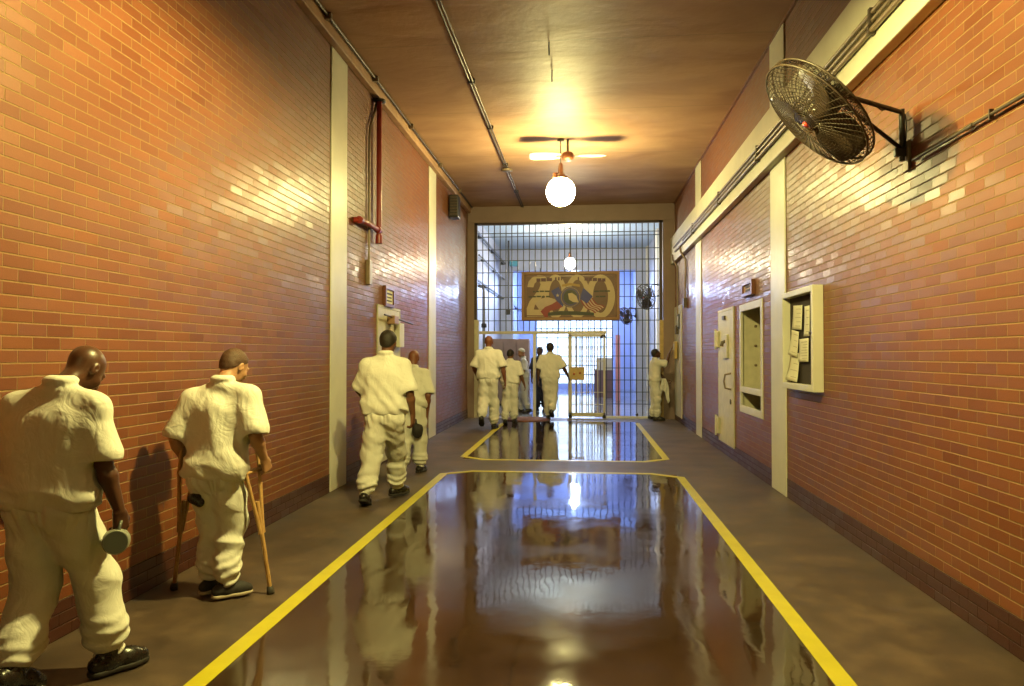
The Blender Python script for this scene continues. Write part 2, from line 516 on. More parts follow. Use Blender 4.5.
# pink-painted column edge and white kerb line
x = P(617, 350, yp - 0.4).x
MB().box((x - 0.05, yp - 0.55, 0), (x + 0.10, yp - 0.3, 2.2)).build('trim_%d' % n, M_pink, kind='structure', bevel=0.01); n += 1
# end wall with a tall many-paned window
ex0, ex1 = P(536, 350, YE).x, P(613, 350, YE).x
ez0, ez1 = 0.25, P(580, 337, YE).z + 1.2
mb = MB(); mb.box((XL - 0.3, YE, 0), (ex0, YE + 0.3, ZC)); mb.box((ex1, YE, 0), (XR + 0.6, YE + 0.3, ZC)); mb.box((ex0, YE, 0), (ex1, YE + 0.3, ez0)); mb.box((ex0, YE, ez1), (ex1, YE + 0.3, ZC))
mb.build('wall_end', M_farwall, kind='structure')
mb = MB()
nx = 7; nz = 8
for i in range(nx + 1):
    xx_ = ex0 + (ex1 - ex0) * i / nx; w_ = 0.05 if i in (0, nx) else 0.022
    mb.box((xx_ - w_, YE + 0.06, ez0), (xx_ + w_, YE + 0.12, ez1))
for i in range(nz + 1):
    z_ = ez0 + (ez1 - ez0) * i / nz
    mb.box((ex0, YE + 0.065, z_ - 0.022), (ex1, YE + 0.115, z_ + 0.022))
win = mb.build('window_2', simple('grey_green_mullion', (0.34, 0.42, 0.46), 0.5), kind='structure')
MB().box((ex0, YE + 0.13, ez0), (ex1, YE + 0.15, ez1)).build('window_pane', M_dayglass if 'M_dayglass' in globals() else emit('daylight_glass', (0.66, 0.82, 1.0), 1.6), win, kind='structure')

# ------------------------------------------------------------------ doors and the pass-through of the right wall


def door(name, wallx, side, y0, y1, z0, z1, mat, rail=True):
    """slab door flush on a wall; side=-1 faces -x (right wall), +1 faces +x"""
    f = wallx + side * 0.012
    def bx(mb, xa, xb, ya, yb, za, zb):
        a, b = wallx + side * xa, wallx + side * xb
        return mb.box((min(a, b), ya, za), (max(a, b), yb, zb))
    d = bx(MB(), 0.001, 0.018, y0, y1, z0, z1).build(name, mat, bevel=0.006, kind='structure')
    fr = MB(); bx(fr, 0, 0.022, y0 - 0.03, y0, z0, z1 + 0.04); bx(fr, 0, 0.022, y1, y1 + 0.03, z0, z1 + 0.04); bx(fr, 0, 0.022, y0, y1, z1, z1 + 0.04)
    fr.build('door_frame', mat, d, bevel=0.005, kind='structure')
    return d, bx


def yrange(wx, pa, pb):
    a, b = PX(pa, 355, wx).y, PX(pb, 355, wx).y
    return min(a, b), max(a, b)


y0, y1 = yrange(XR, 719.8, 734.4)
z0, z1 = PX(734.6, 448.7, XR).z, PX(734.6, 308.8, XR).z
d, bx = door('door_1', XR, -1, y0, y1, z0, z1, M_cream2)
for zc in (z0 + 0.24, z1 - 0.42):
    h = bx(MB(), 0.015, 0.06, y1 - 0.12, y1 + 0.13, zc - 0.13, zc + 0.13).build('door_hinge', M_cream2, d, bevel=0.01)
    MB().tube([(XR - 0.062, y1 + 0.02, zc - 0.16), (XR - 0.062, y1 + 0.02, zc + 0.16)], 0.018).build('hinge_pin', M_cream, h)
bx(MB(), 0.017, 0.05, y0 + 0.32, y0 + 0.72, z1 - 0.72, z1 - 0.36).build('door_hatch', M_cream2, d, bevel=0.005)
MB().tube([(XR - 0.03, y0 + 0.45, z1 - 0.46), (XR - 0.09, y0 + 0.45, z1 - 0.48), (XR - 0.10, y0 + 0.45, z1 - 0.54)], 0.028).build('hatch_knob', M_darkcond, d)
MB().tube([(XR - 0.015, y0 + 0.16, 1.02), (XR - 0.10, y0 + 0.18, 1.04), (XR - 0.11, y0 + 0.22, 1.14), (XR - 0.10, y0 + 0.18, 1.24), (XR - 0.015, y0 + 0.16, 1.26)], 0.014).build('door_handle', M_conduit, d)
MB().lathe([(0, 0.0), (0.04, 0.0), (0.04, 0.012), (0, 0.014)], (XR - 0.017, y0 + 0.18, 0.84), (-1, 0, 0), 20).build('lock_plate', M_darkcond, d)
bx(MB(), 0.017, 0.047, y0 + 0.55, y0 + 0.72, z1 - 0.13, z1 - 0.07).build('door_closer', M_darkcond, d)

y0, y1 = 16.72, 17.84
d, bx = door('door_2', XR, -1, y0, min(y1, YG - 0.15), 0.12, 2.62, M_cream)
bx(MB(), 0.017, 0.045, y0 + 0.25, y0 + 0.50, 2.12, 2.46).build('door_viewport', M_black, d, bevel=0.01)
bx(MB(), 0.045, 0.051, y0 + 0.29, y0 + 0.46, 2.17, 2.41).build('viewport_pane', M_white, d)

y0, y1 = yrange(XL, 377, 398.5)
d, bx = door('door_3', XL, 1, y0, y1, 0.03, PX(377, 307, XL).z, M_cream2)
q = PX(388, 318, XL)
MB().tube([(XL + 0.09, y0 + 0.06, q.z + 0.02), (XL + 0.09, y1 + 0.55, q.z - 0.04)], 0.012).build('door_bar', M_darkcond, d)
bx(MB(), 0.017, 0.13, q.y - 0.11, q.y + 0.13, q.z - 0.09, q.z + 0.03).build('door_closer', simple('tan_metal', (0.45, 0.25, 0.14), 0.4), d, bevel=0.01)
bx(MB(), 0.017, 0.10, y1 - 0.32, y1 - 0.04, q.z - 0.42, q.z - 0.06).build('lock_plate', M_cream, d, bevel=0.01)
MB().lathe([(0, 0.0), (0.035, 0.0), (0.03, 0.06), (0, 0.065)], (XL + 0.018, y1 - 0.12, 1.05), (1, 0, 0), 16).build('door_knob', M_chrome, d)

# pass-through (window_1): cream steel lining, frame, shelf
fx = XR - 0.012
dp = 0.42
zs = PX(751, 391, XR).z
mb = MB()
t = 0.015
mb.box((XR, w0, wb), (XR + dp, w0 + t, wt)); mb.box((XR, w1 - t, wb), (XR + dp, w1, wt)); mb.box((XR, w0, wt - t), (XR + dp, w1, wt)); mb.box((XR, w0, wb), (XR + dp, w1, wb + t)); mb.box((XR + dp - t, w0, wb), (XR + dp, w1, wt))
win = mb.build('window_1', M_cream2, kind='structure')
mb = MB(); fw = 0.075
mb.box((fx, w0 - 0.02, wb - 0.02), (XR + 0.02, w0 + fw, wt + 0.02)); mb.box((fx, w1 - fw, wb - 0.02), (XR + 0.02, w1 + 0.02, wt + 0.02))
mb.box((fx, w0 + fw, wt - fw), (XR + 0.02, w1 - fw, wt + 0.02)); mb.box((fx, w0 + fw, wb - 0.02), (XR + 0.02, w1 - fw, wb + fw)); mb.box((fx, w0 + fw, zs - 0.04), (XR + 0.02, w1 - fw, zs + 0.04))
mb.build('window_frame', M_cream, win, bevel=0.006, kind='structure')
MB().box((XR + 0.02, w0 + t, zs - 0.02), (XR + dp - t, w1 - t, zs + 0.01)).build('window_shelf', M_cream2, win, kind='structure')
for k, z in enumerate((0.33, 0.60, 0.87)):
    MB().lathe([(0, 0), (0.018, 0), (0.018, 0.02), (0, 0.022)], (XR + 0.2, w1 - t, zs + z), (0, -1, 0), 14).build('window_bolt', M_conduit, win)

# ------------------------------------------------------------------ bulletin case
by0, by1 = PX(812.6, 340, XR - 0.10).y, PX(781.5, 340, XR - 0.10).y
bz0, bz1 = PX(812.6, 392.5, XR - 0.10).z, PX(812.6, 284.3, XR - 0.10).z
e = empty('bulletin_case', (XR, (by0 + by1) / 2, bz0), 'cream wall-mounted bulletin case with a dark felt back and pinned papers', 'notice board')
mb = MB(); fw = 0.058; xf = XR - 0.10
mb.box((xf, by0, bz0), (XR - 0.001, by0 + fw, bz1)); mb.box((xf, by1 - fw * 0.8, bz0), (XR - 0.001, by1, bz1))
mb.box((xf, by0 + fw, bz0), (XR - 0.001, by1 - fw * 0.8, bz0 + fw)); mb.box((xf, by0 + fw, bz1 - fw), (XR - 0.001, by1 - fw * 0.8, bz1))
mb.build('case_frame', M_cream, e, bevel=0.006, world=True)
MB().box((XR - 0.022, by0 + fw, bz0 + fw), (XR - 0.003, by1 - fw * 0.8, bz1 - fw)).build('felt_back', M_board, e, world=True)
MB().tube([(xf - 0.004, by0 + 0.04, (bz0 + bz1) / 2 + 0.05), (xf - 0.02, by0 + 0.04, (bz0 + bz1) / 2 + 0.05)], 0.014).build('case_lock', M_darkcond, e, world=True)


def sheet(px0, py0, px1, py1, tilt=0.0, curl=0.03, lines=6, label='', grp='papers pinned in the bulletin case'):
    xw = XR - 0.035
    a, b = PX(px0, py0, xw), PX(px1, py1, xw)
    ya, yb = min(a.y, b.y), max(a.y, b.y); za, zb = min(a.z, b.z), max(a.z, b.z)
    c = Vector((xw, (ya + yb) / 2, (za + zb) / 2)); hw, hh = (yb - ya) / 2, (zb - za) / 2
    vs = []; fs = []; N = 8
    for i in range(N + 1):
        v = i / N
        for j in range(5):
            u = j / 4
            yy_ = (u * 2 - 1) * hw; zz_ = (v * 2 - 1) * hh
            xx_ = -curl * ((1 - v) ** 2) * (0.4 + 0.6 * u) - 0.002
            yr = yy_ * math.cos(tilt) - zz_ * math.sin(tilt); zr = yy_ * math.sin(tilt) + zz_ * math.cos(tilt)
            vs.append((c.x + xx_, c.y + yr, c.z + zr))
    for i in range(N):
        for j in range(4): fs.append((i * 5 + j, i * 5 + j + 1, (i + 1) * 5 + j + 1, (i + 1) * 5 + j))
    mb = MB(); mb.add(vs, fs, True)
    # printed text lines
    mb.m = 1
    for k in range(lines):
        v = 0.85 - 0.7 * k / max(1, lines - 1)
        for (u0, u1) in ((0.12, 0.12 + 0.7 * random.uniform(0.6, 1)),):
            q = []
            for (u, vv) in ((u0, v - 0.012), (u1, v - 0.012), (u1, v + 0.012), (u0, v + 0.012)):
                yy_ = (u * 2 - 1) * hw; zz_ = (vv * 2 - 1) * hh
                xx_ = -curl * ((1 - vv) ** 2) * (0.4 + 0.6 * u) - 0.0045
                q.append((c.x + xx_, c.y + yy_ * math.cos(tilt) - zz_ * math.sin(tilt), c.z + yy_ * math.sin(tilt) + zz_ * math.cos(tilt)))
            mb.add(q, [(3, 2, 1, 0)])
    o = mb.build('paper_sheet', [M_paper, simple('faded_print', (0.52, 0.47, 0.37), 0.7)], None, world='base')
    s = o.modifiers.new('thick', 'SOLIDIFY'); s.thickness = 0.0012
    return tag(o, label, 'paper', grp)


sheet(793.5, 306.5, 802.5, 329, 0.05, 0.015, 5, 'upper white sheet of paper pinned in the bulletin case')
sheet(804.8, 306.5, 810.0, 336, 0.0, 0.010, 4, 'tall sheet beside the lock edge of the bulletin case')
sheet(791.3, 331, 798.8, 356, 0.12, 0.03, 4, 'narrow curled sheet in the middle of the bulletin case')
sheet(799.6, 339.0, 809.0, 362, -0.02, 0.012, 7, 'printed sheet with lines of text, low right in the bulletin case')
sheet(790.5, 352.5, 799.5, 381.5, 0.06, 0.05, 4, 'lowest curling sheet hanging in the bulletin case')

# small framed plates on the walls
def plate(name, wx, side, pa, pb, pya, pyb, label, cat, matp, marks, matm):
    a, b = PX(pa, pya, wx), PX(pb, pyb, wx)
    ya, yb = min(a.y, b.y), max(a.y, b.y); za, zb = min(a.z, b.z), max(a.z, b.z)
    e = empty(name, (wx, (ya + yb) / 2, za), label, cat)
    X = lambda v: wx + side * v
    def bx(mb, xa, xb, *r): return mb.box((min(X(xa), X(xb)), r[0], r[2]), (max(X(xa), X(xb)), r[1], r[3]))
    fr = MB(); w = 0.045
    bx(fr, 0.001, 0.05, ya, ya + w, za, zb); bx(fr, 0.001, 0.05, yb - w, yb, za, zb); bx(fr, 0.001, 0.05, ya + w, yb - w, za, za + w); bx(fr, 0.001, 0.05, ya + w, yb - w, zb - w, zb)
    fr.build('plate_frame', M_brown, e, world=True)
    bx(MB(), 0.001, 0.03, ya + w, yb - w, za + w, zb - w).build('face_plate', matp, e, world=True)
    for (u0, u1, v0, v1) in marks:
        H = yb - ya - 2 * w; V = zb - za - 2 * w
        bx(MB(), 0.03, 0.035, ya + w + H * u0, ya + w + H * u1, za + w + V * v0, za + w + V * v1).build('plate_mark', matm, e, world=True)


plate('intercom_plate', XR, -1, 745.2, 755.3, 297.5, 278.8, 'small brown-framed plate with two dark squares above the pass-through', 'wall plate', simple('dusty_pink_plate', (0.50, 0.30, 0.20), 0.5), [(0.25, 0.75, 0.12, 0.40), (0.25, 0.75, 0.58, 0.86)], M_ink)
plate('door_notice', XL, 1, 382.5, 391.5, 306, 288.5, 'brown-framed white notice above the cream door on the left wall', 'sign', M_paper, [(0.1, 0.9, 0.66, 0.78), (0.1, 0.8, 0.42, 0.50), (0.15, 0.85, 0.16, 0.26)], M_ink)

# ------------------------------------------------------------------ pipes and conduits
# red sprinkler riser on the left wall
xp = XL + 0.075
a = PX(357.4, 222, xp); b_ = PX(379, 229, xp)
e = empty('sprinkler_pipe', (xp, b_.y, a.z), 'red fire sprinkler pipe dropping from the ceiling on the left brick wall', 'pipe')
yv = b_.y; zl = b_.z - 0.02
MB().tube([(xp, yv, ZC - 0.17), (xp, yv, zl - 0.10)], 0.036, 16).build('riser', M_redpipe, e, world=True)
MB().tube([(xp, yv, zl), (xp, (yv + a.y) / 2, zl), (xp, a.y + 0.10, zl - 0.01), (XL + 0.002, a.y + 0.05, zl - 0.02)], 0.034, 16).build('branch_pipe', M_redpipe, e, world=True)
mb = MB(); mb.tube([(xp, yv, zl - 0.18), (xp, yv, zl - 0.07)], 0.048, 16); mb.tube([(xp, yv - 0.09, zl), (xp, yv + 0.03, zl)], 0.048, 16)
mb.build('elbow_fitting', M_redpipe, e, world=True)
mb = MB(); mb.tube([(xp, a.y + 0.07, zl - 0.015), (xp, a.y + 0.17, zl - 0.01)], 0.046, 16)
mb.build('end_fitting', M_redpipe, e, world=True)
MB().lathe([(0.045, 0), (0.085, 0), (0.085, 0.03), (0.045, 0.035)], (xp, yv, ZC - 0.21), (0, 0, 1), 20).build('ceiling_flange', M_black, e, world=True)
# grey conduit beside it
xc = XL + 0.03
a = PX(369, 262, xc)
e = empty('wall_conduit', (xc, a.y, 2.6), 'thin brown conduit ending in a junction box beside the red pipe', 'conduit')
MB().tube([(xc, a.y + 0.35, ZC - 0.18), (xc, a.y + 0.25, ZC - 0.35), (xc, a.y + 0.04, ZC - 0.62), (xc, a.y, ZC - 0.8), (xc, a.y, a.z)], 0.017, 10).build('conduit_run', M_conduit, e, world=True)
MB().box((XL, a.y - 0.06, a.z - 0.30), (XL + 0.06, a.y + 0.06, a.z + 0.02)).build('junction_box', M_conduit, e, bevel=0.006, world=True)

# two runs along the right beam, with drops near the screen
xb = XR - 0.10
for k, (z, r, lab) in enumerate(((3.86, 0.022, 'lower of the brown conduits running along the cream beam of the right wall'), (3.93, 0.017, 'middle brown conduit running along the cream beam of the right wall'), (3.99, 0.017, 'upper brown conduit running along the cream beam of the right wall'))):
    e = empty('beam_conduit', (xb - r, 6, z), lab, 'conduit', 'conduits along the right beam')
    y_end = (16.9, 15.7, 17.2)[k]
    MB().tube([(xb - r - 0.004, YB + 0.05, z), (xb - r - 0.004, y_end, z)], r, 10).build('conduit_run', M_conduit, e, world=True)
    for y in (2.0, 5.5, 9.0, 11.5, 14.2):
        MB().box((xb - 2 * r - 0.010, y - 0.02, z - r - 0.012), (xb - 0.0005, y + 0.02, z + r + 0.012)).build('pipe_clip', M_darkcond, e, world=True)
for (px, pt, pb, lab, yy_) in ((677.6, 251, 329, 'longer conduit drop with a small box beside the white door', 0), (685.6, 248, 302, 'shorter bent conduit drop with a small box on the right wall', 1)):
    a = PX(px, pb, XR - 0.03)
    e = empty('conduit_drop', (XR - 0.03, a.y, a.z), lab, 'conduit', 'conduit drops on the right wall')
    pts = [(xb - 0.03, a.y + 0.1, 3.84), (xb - 0.03, a.y, 3.72), (XR - 0.03, a.y, 3.55)]
    if yy_: pts += [(XR - 0.03, a.y - 0.06, 3.3), (XR - 0.03, a.y + 0.03, 3.1)]
    pts += [(XR - 0.03, a.y, a.z)]
    MB().tube(pts, 0.022, 10).build('conduit_run', M_conduit, e, world=True)
    MB().box((XR - 0.08, a.y - 0.07, a.z - 0.12), (XR - 0.001, a.y + 0.07, a.z + 0.08)).build('junction_box', M_darkcond, e, bevel=0.006, world=True)
# conduit beside the fan bracket, running toward the viewer
a = PX(913, 160, XR - 0.03); b_ = PX(1024, 95, XR - 0.03)
dy = (b_ - a)
e = empty('fan_conduit', a, 'dark conduit running along the brick wall to the big fan bracket', 'conduit')
far_end = a + dy * 2.2
MB().tube([a, far_end], 0.010, 10).build('conduit_run', M_darkcond, e, world=True)
mid = a + dy * 0.58
MB().tube([mid - dy.normalized() * 0.04, mid + dy.normalized() * 0.04], 0.014, 10).build('conduit_coupling', M_darkcond, e, world=True)
mid = a + dy * 0.76
MB().obox(mid, (0.012, 0, 0), (0, 0.006, 0), (0, 0, 0.028)).build('pipe_clip', M_darkcond, e, world=True)

# ceiling rail (double conduit) left of the lamps
xr = -1.46
e = empty('ceiling_conduit', (xr, 6, ZC - 0.05), 'pair of brown conduits running along the ceiling left of the lamps', 'conduit')
for k, dx in enumerate((-0.022, 0.022)):
    MB().tube([(xr + dx, YB + 0.05, ZC - 0.035 - 0.01 * k), (xr + dx, YG - 0.1, ZC - 0.035 - 0.01 * k)], 0.013, 8).build('conduit_run', M_darkcond, e, world=True)
for y in (5.1, 7.3, 9.6, 11.6, 13.9, 16.2):
    MB().box((xr - 0.05, y - 0.015, ZC - 0.06), (xr + 0.05, y + 0.015, ZC)).build('pipe_clip', M_darkcond, e, bevel=0.004, world=True)
q = P(505, 170, 14.2)
MB().lathe([(0, 0), (0.11, 0), (0.11, 0.03), (0.05, 0.045), (0, 0.045)], (xr, 14.2, ZC - 0.075), (0, 0, 1), 20).build('junction_box', M_conduit, e, world=True)
# rail in the left ceiling corner
e = empty('corner_conduit', (XL + 0.13, 6, ZC - 0.05), 'dark conduit along the left edge of the ceiling', 'conduit')
MB().tube([(XL + 0.125, YB + 0.05, ZC - 0.03), (XL + 0.125, YG - 0.1, ZC - 0.03)], 0.016, 8).build('conduit_run', M_darkcond, e, world=True)
for y in (4.8, 6.0, 7.6, 9.4, 11.4, 13.8, 16.0):
    MB().box((XL + 0.095, y - 0.025, ZC - 0.07), (XL + 0.165, y + 0.025, ZC - 0.002)).build('pipe_clip', M_conduit, e, world=True)
# corner crack-moulding on the right ceiling edge
MB().box((XR - 0.03, YB, ZC - 0.03), (XR, YG - 0.08, ZC)).build('trim_%d' % n, M_brown, kind='structure'); n += 1
# hooks in the ceiling
for (px, py, lab) in ((549, 42, 'small dark hook in the ceiling, nearer the viewer'), (552, 70, 'small dark hook in the ceiling, nearer the lamp')):
    dd = ray(px, py); q = CAM + dd * ((ZC - CAM.z) / dd.z)
    MB().tube([(q.x, q.y, ZC), (q.x, q.y, ZC - 0.11), (q.x, q.y + 0.025, ZC - 0.14), (q.x, q.y + 0.05, ZC - 0.12)], 0.008, 8).build('ceiling_hook', M_darkcond, None, world='base', label=lab, cat='hook', group='hooks in the ceiling')
# black horn speaker high on the left wall
qa = PX(455.5, 218.5, XL + 0.14); qb = PX(455.5, 196, XL + 0.14); ys = qa.y
e = empty('wall_speaker', (XL, ys, qa.z), 'black box speaker high on the left wall near the barred screen', 'speaker')
MB().box((XL + 0.03, ys - 0.16, qa.z), (XL + 0.22, ys + 0.16, qb.z)).build('speaker_cabinet', M_black, e, bevel=0.015, world=True)
MB().box((XL, ys - 0.06, qa.z + 0.15), (XL + 0.035, ys + 0.06, qa.z + 0.32)).build('wall_bracket', M_darkcond, e, world=True)
mb = MB()
for k in range(7): mb.box((XL + 0.05, ys - 0.170, qa.z + 0.05 + k * 0.06), (XL + 0.20, ys - 0.159, qa.z + 0.085 + k * 0.06))
mb.build('speaker_grille', M_darkcond, e, world=True)
# ------------------------------------------------------------------ lamps
LZ2 = 4.28
WARM = (1.0, 0.865, 0.28)
WARM2 = (1.0, 0.87, 0.34)
COOL = (0.45, 0.60, 1.0)
M_bulb1 = emit('warm_lamp_glow_near', WARM, 3300.0)
M_bulb0 = emit('warm_lamp_glow_dim', WARM, 450.0)
M_bulb2 = emit('warm_lamp_glow', WARM2, 145.0)
M_bulbc = emit('cool_lamp_glow', COOL, 430.0)


def lamp(x, y, z, r, mat, label, shade=None, cage=False):
    e = empty('pendant_lamp', (x, y, z), label, 'lamp')
    MB().tube([(x, y, z + r * 1.9), (x, y, ZC - 0.02)], 0.009, 8).build('lamp_stem', M_darkcond, e, world=True)
    MB().lathe([(0, 0.0), (0.06, 0.0), (0.055, 0.025), (0, 0.03)], (x, y, ZC - 0.03), (0, 0, 1), 20).build('ceiling_rose', M_darkcond, e, world=True)
    MB().lathe([(0, r * 1.95), (0.032, r * 1.95), (0.045, r * 1.5), (0.045, r * 1.0), (r * 0.5, r * 0.92), (r * 0.5, r * 0.86), (0, r * 0.86)], (x, y, z), (0, 0, 1), 20).build('lamp_socket', M_brown, e, world=True)
    pr = [(0.0, -r)] + [(r * math.sin(a) , -r * math.cos(a)) for a in [PI * k / 14 for k in range(1, 12)]] + [(r * 0.42, r * 0.93)]
    MB().lathe(pr, (x, y, z), (0, 0, 1), 28).build('glass_globe', mat, e, world=True)
    if shade:
        R_, h = shade
        MB().lathe([(0.05, h + 0.10), (0.10, h + 0.09), (R_, h), (R_ + 0.006, h - 0.004), (0.10, h + 0.08), (0.05, h + 0.09)], (x, y, z), (0, 0, 1), 40).build('lamp_shade', M_cream, e, world=True)
    return e


lamp(-0.38, 4.15, 3.85, 0.075, M_bulb1, 'warm pendant lamp with a flat metal shade above the walking people', shade=(0.42, 0.015))
lamp(-0.38, -3.6, 4.15, 0.07, M_bulb0, 'warm pendant lamp with a flat metal shade at the near end of the corridor', shade=(0.42, 0.015))
e = lamp(-0.37, 12.45, LZ2, 0.245, M_bulb2, 'glowing round globe lamp, widened to the size of its glare, hanging below the ceiling fan in front of the barred screen')  # globe radius enlarged so the shape covers the bulb's glare
x, y, z = -0.37, 12.45, LZ2
mb = MB(); mb.lathe([(0, 0.30), (0.07, 0.30), (0.085, 0.25), (0.085, 0.20), (0, 0.20)], (x, y, z), (0, 0, 1), 18)
mb.box((x - 0.13, y - 0.04, z + 0.235), (x - 0.05, y + 0.04, z + 0.32)); mb.box((x + 0.05, y - 0.04, z + 0.19), (x + 0.12, y + 0.04, z + 0.26))
mb.build('wiring_box', M_brown, e, bevel=0.005, world=True)

# ceiling fan over the globe
fx_, fy_, fz_ = -0.25, 12.45, 4.88
e = empty('ceiling_fan', (fx_, fy_, fz_), 'ceiling fan with pale blades and brown motor just above the glowing globe', 'ceiling fan')
MB().tube([(fx_, fy_, fz_ + 0.05), (fx_, fy_, ZC - 0.01)], 0.02, 10).build('down_rod', M_darkcond, e, world=True)
MB().lathe([(0, 0.06), (0.08, 0.06), (0.10, 0.03), (0.10, -0.04), (0.07, -0.07), (0, -0.075)], (fx_, fy_, fz_), (0, 0, 1), 24).build('fan_motor', M_brown, e, world=True)
for a in (R(4), R(184)):
    d = Vector((math.cos(a), math.sin(a), 0)); s_ = Vector((-math.sin(a), math.cos(a), 0)); o = Vector((fx_, fy_, fz_))
    pts = []
    w = [0.06, 0.13, 0.15, 0.14, 0.08]; rr = [0.12, 0.25, 0.42, 0.58, 0.64]
    up = [o + d * r_ + s_ * w_ + Vector((0, 0, 0.02)) for r_, w_ in zip(rr, w)]; dn = [o + d * r_ - s_ * w_ - Vector((0, 0, 0.02)) for r_, w_ in zip(rr, w)]
    MB().poly(up + dn[::-1], (0, 0, 0.008)).build('fan_blade', M_cream, e, world=True)
    MB().obox(o + d * 0.13, d * 0.07, s_ * 0.018, (0, 0, 0.006)).build('blade_arm', M_brown, e, world=True)

# cool lamps of the far corridor
lamp(-0.37, 21.2, 4.15, 0.16, emit('pale_lamp_glow', (1.0, 0.86, 0.56), 330.0), 'bright white globe lamp just beyond the barred screen, above the painted sign')
lamp(-0.37, 30.5, 4.15, 0.16, M_bulbc, 'white globe lamp in the far corridor hidden behind the painted sign')

# ------------------------------------------------------------------ wall fans


def wall_fan(c, nrm, rad, wallp, label, dense=True, mat=M_cage, name='wall_fan', arm=True):
    """c centre of the cage, nrm direction the air is blown, wallp bracket point on the wall"""
    c = Vector(c); d, u, v = basis(nrm); wp = Vector(wallp)
    e = empty(name, wp, label, 'wall fan')
    dep = rad * 0.26
    nr = 20 if dense else 6; nw = 46 if dense else 12; wr = 0.0022 if dense else 0.006
    def dome(r, front):
        t = r / rad
        return (dep * (1 - t * t) * 0.75 + dep * 0.25 if front else -dep * (1 - t ** 3) * 0.75 - dep * 0.25)
    for front in (True, False):
        mb = MB()
        for k in range(1, nr + 1):
            r = rad * k / nr
            mb.ring(c + d * dome(r, front), d, r, wr, 56 if dense else 24, 4)
        for k in range(nw):
            a = 2 * PI * k / nw
            pts = []
            for j in range(2, 9):
                r = rad * j / 8; aa = a + (0.35 * (j / 8) if front else 0)
                pts.append(c + d * dome(r, front) + (u * math.cos(aa) + v * math.sin(aa)) * r)
            mb.tube(pts, wr * 1.1, 4)
        mb.build('front_grille' if front else 'rear_grille', mat, e, world=True)
    mb = MB()
    mb.ring(c + d * dep * 0.25, d, rad, 0.007, 60, 8); mb.ring(c - d * dep * 0.25, d, rad, 0.007, 60, 8)
    for k in range(60):
        a = 2 * PI * k / 60; p = c + (u * math.cos(a) + v * math.sin(a)) * rad
        mb.tube([p - d * dep * 0.25, p + d * dep * 0.25], 0.003, 4)
    mb.build('cage_rim', mat, e, world=True)
    for k in range(3):
        a = 2 * PI * k / 3 + 0.5
        rows = []
        for j in range(9):
            t = j / 8; r = rad * (0.14 + 0.76 * t)
            half = R(42) * (0.75 + 0.5 * math.sin(PI * t)) * (1 - 0.25 * t)
            row = []
            for q in range(7):
                s_ = q / 6 - 0.5; ang = a + s_ * 2 * half
                h = s_ * rad * 0.34 * (1 - 0.4 * t) + 0.01
                row.append(c + (u * math.cos(ang) + v * math.sin(ang)) * r + d * h)
            rows.append(row)
        vs = [p for row in rows for p in row]
        fs = [(i * 7 + q, i * 7 + q + 1, (i + 1) * 7 + q + 1, (i + 1) * 7 + q) for i in range(8) for q in range(6)]
        o = MB().add(vs, fs, True).build('fan_blade', M_blade, e, world=True)
        s_ = o.modifiers.new('thick', 'SOLIDIFY'); s_.thickness = 0.003
    mb = MB(); mb.lathe([(0, -dep * 1.9), (rad * 0.15, -dep * 1.85), (rad * 0.20, -dep * 1.5), (rad * 0.20, -dep * 0.4), (rad * 0.14, -dep * 0.2), (0, -dep * 0.15)], c, d, 26)
    mb.obox(c - d * dep * 1.2 + u * rad * 0.22, u * rad * 0.07, v * rad * 0.1, d * dep * 0.5)
    mb.build('fan_motor', M_black, e, world=True)
    MB().lathe([(0, dep * 0.35), (rad * 0.14, dep * 0.3), (rad * 0.14, -dep * 0.2), (0, -dep * 0.2)], c, d, 22).build('blade_hub', M_blade, e, world=True)
    MB().lathe([(0, 0.012), (rad * 0.055, 0.008), (rad * 0.06, 0), (0, 0)], c + d * (dep * 1.0), d, 18).build('hub_badge', simple('red_badge', (0.55, 0.06, 0.03), 0.4), e, world=True)
    if arm:
        back = c - d * dep * 1.6
        sgn = -1 if wp.x > c.x else 1
        top = wp + Vector((sgn * 0.045, 0, 0.27)); low = wp + Vector((sgn * 0.045, 0, 0.0))
        mb = MB(); mb.tube([top, Vector((back.x * 0.8 + top.x * 0.2, back.y * 0.8 + top.y * 0.2, top.z + 0.02)), back], 0.016, 8)
        mb.build('upper_arm', M_black, e, world=True)
        MB().tube([low + Vector((0, 0, 0.02)), back - Vector((0, 0, 0.03))], 0.014, 8).build('lower_arm', M_black, e, world=True)
        MB().tube([low - Vector((0, 0, 0.06)), top + Vector((0, 0, 0.02))], 0.019, 10).build('bracket_post', M_black, e, world=True)
        MB().obox(wp + Vector((sgn * 0.012, 0, -0.03)), (0.012, 0, 0), (0, 0.04, 0), (0, 0, 0.10)).build('wall_plate', M_conduit, e, bevel=0.004, world=True)
        MB().obox(wp + Vector((sgn * 0.05, 0, 0.0)), (0.045, 0, 0), (0, 0.02, 0), (0, 0, 0.03)).build('switch_box', M_black, e, bevel=0.006, world=True)
        pts = []
        for k in range(13):
            t = k / 12; p = top.lerp(back, t * 0.55) if t > 0.4 else top.lerp(low, (0.4 - t) * 2.2)
            pts.append(p + Vector((sgn * -0.02, -0.02 * math.sin(t * 9), 0.03 * math.sin(t * PI * 2))))
        MB().tube(pts, 0.005, 6).build('power_cord', M_black, e, world=True)
    return e


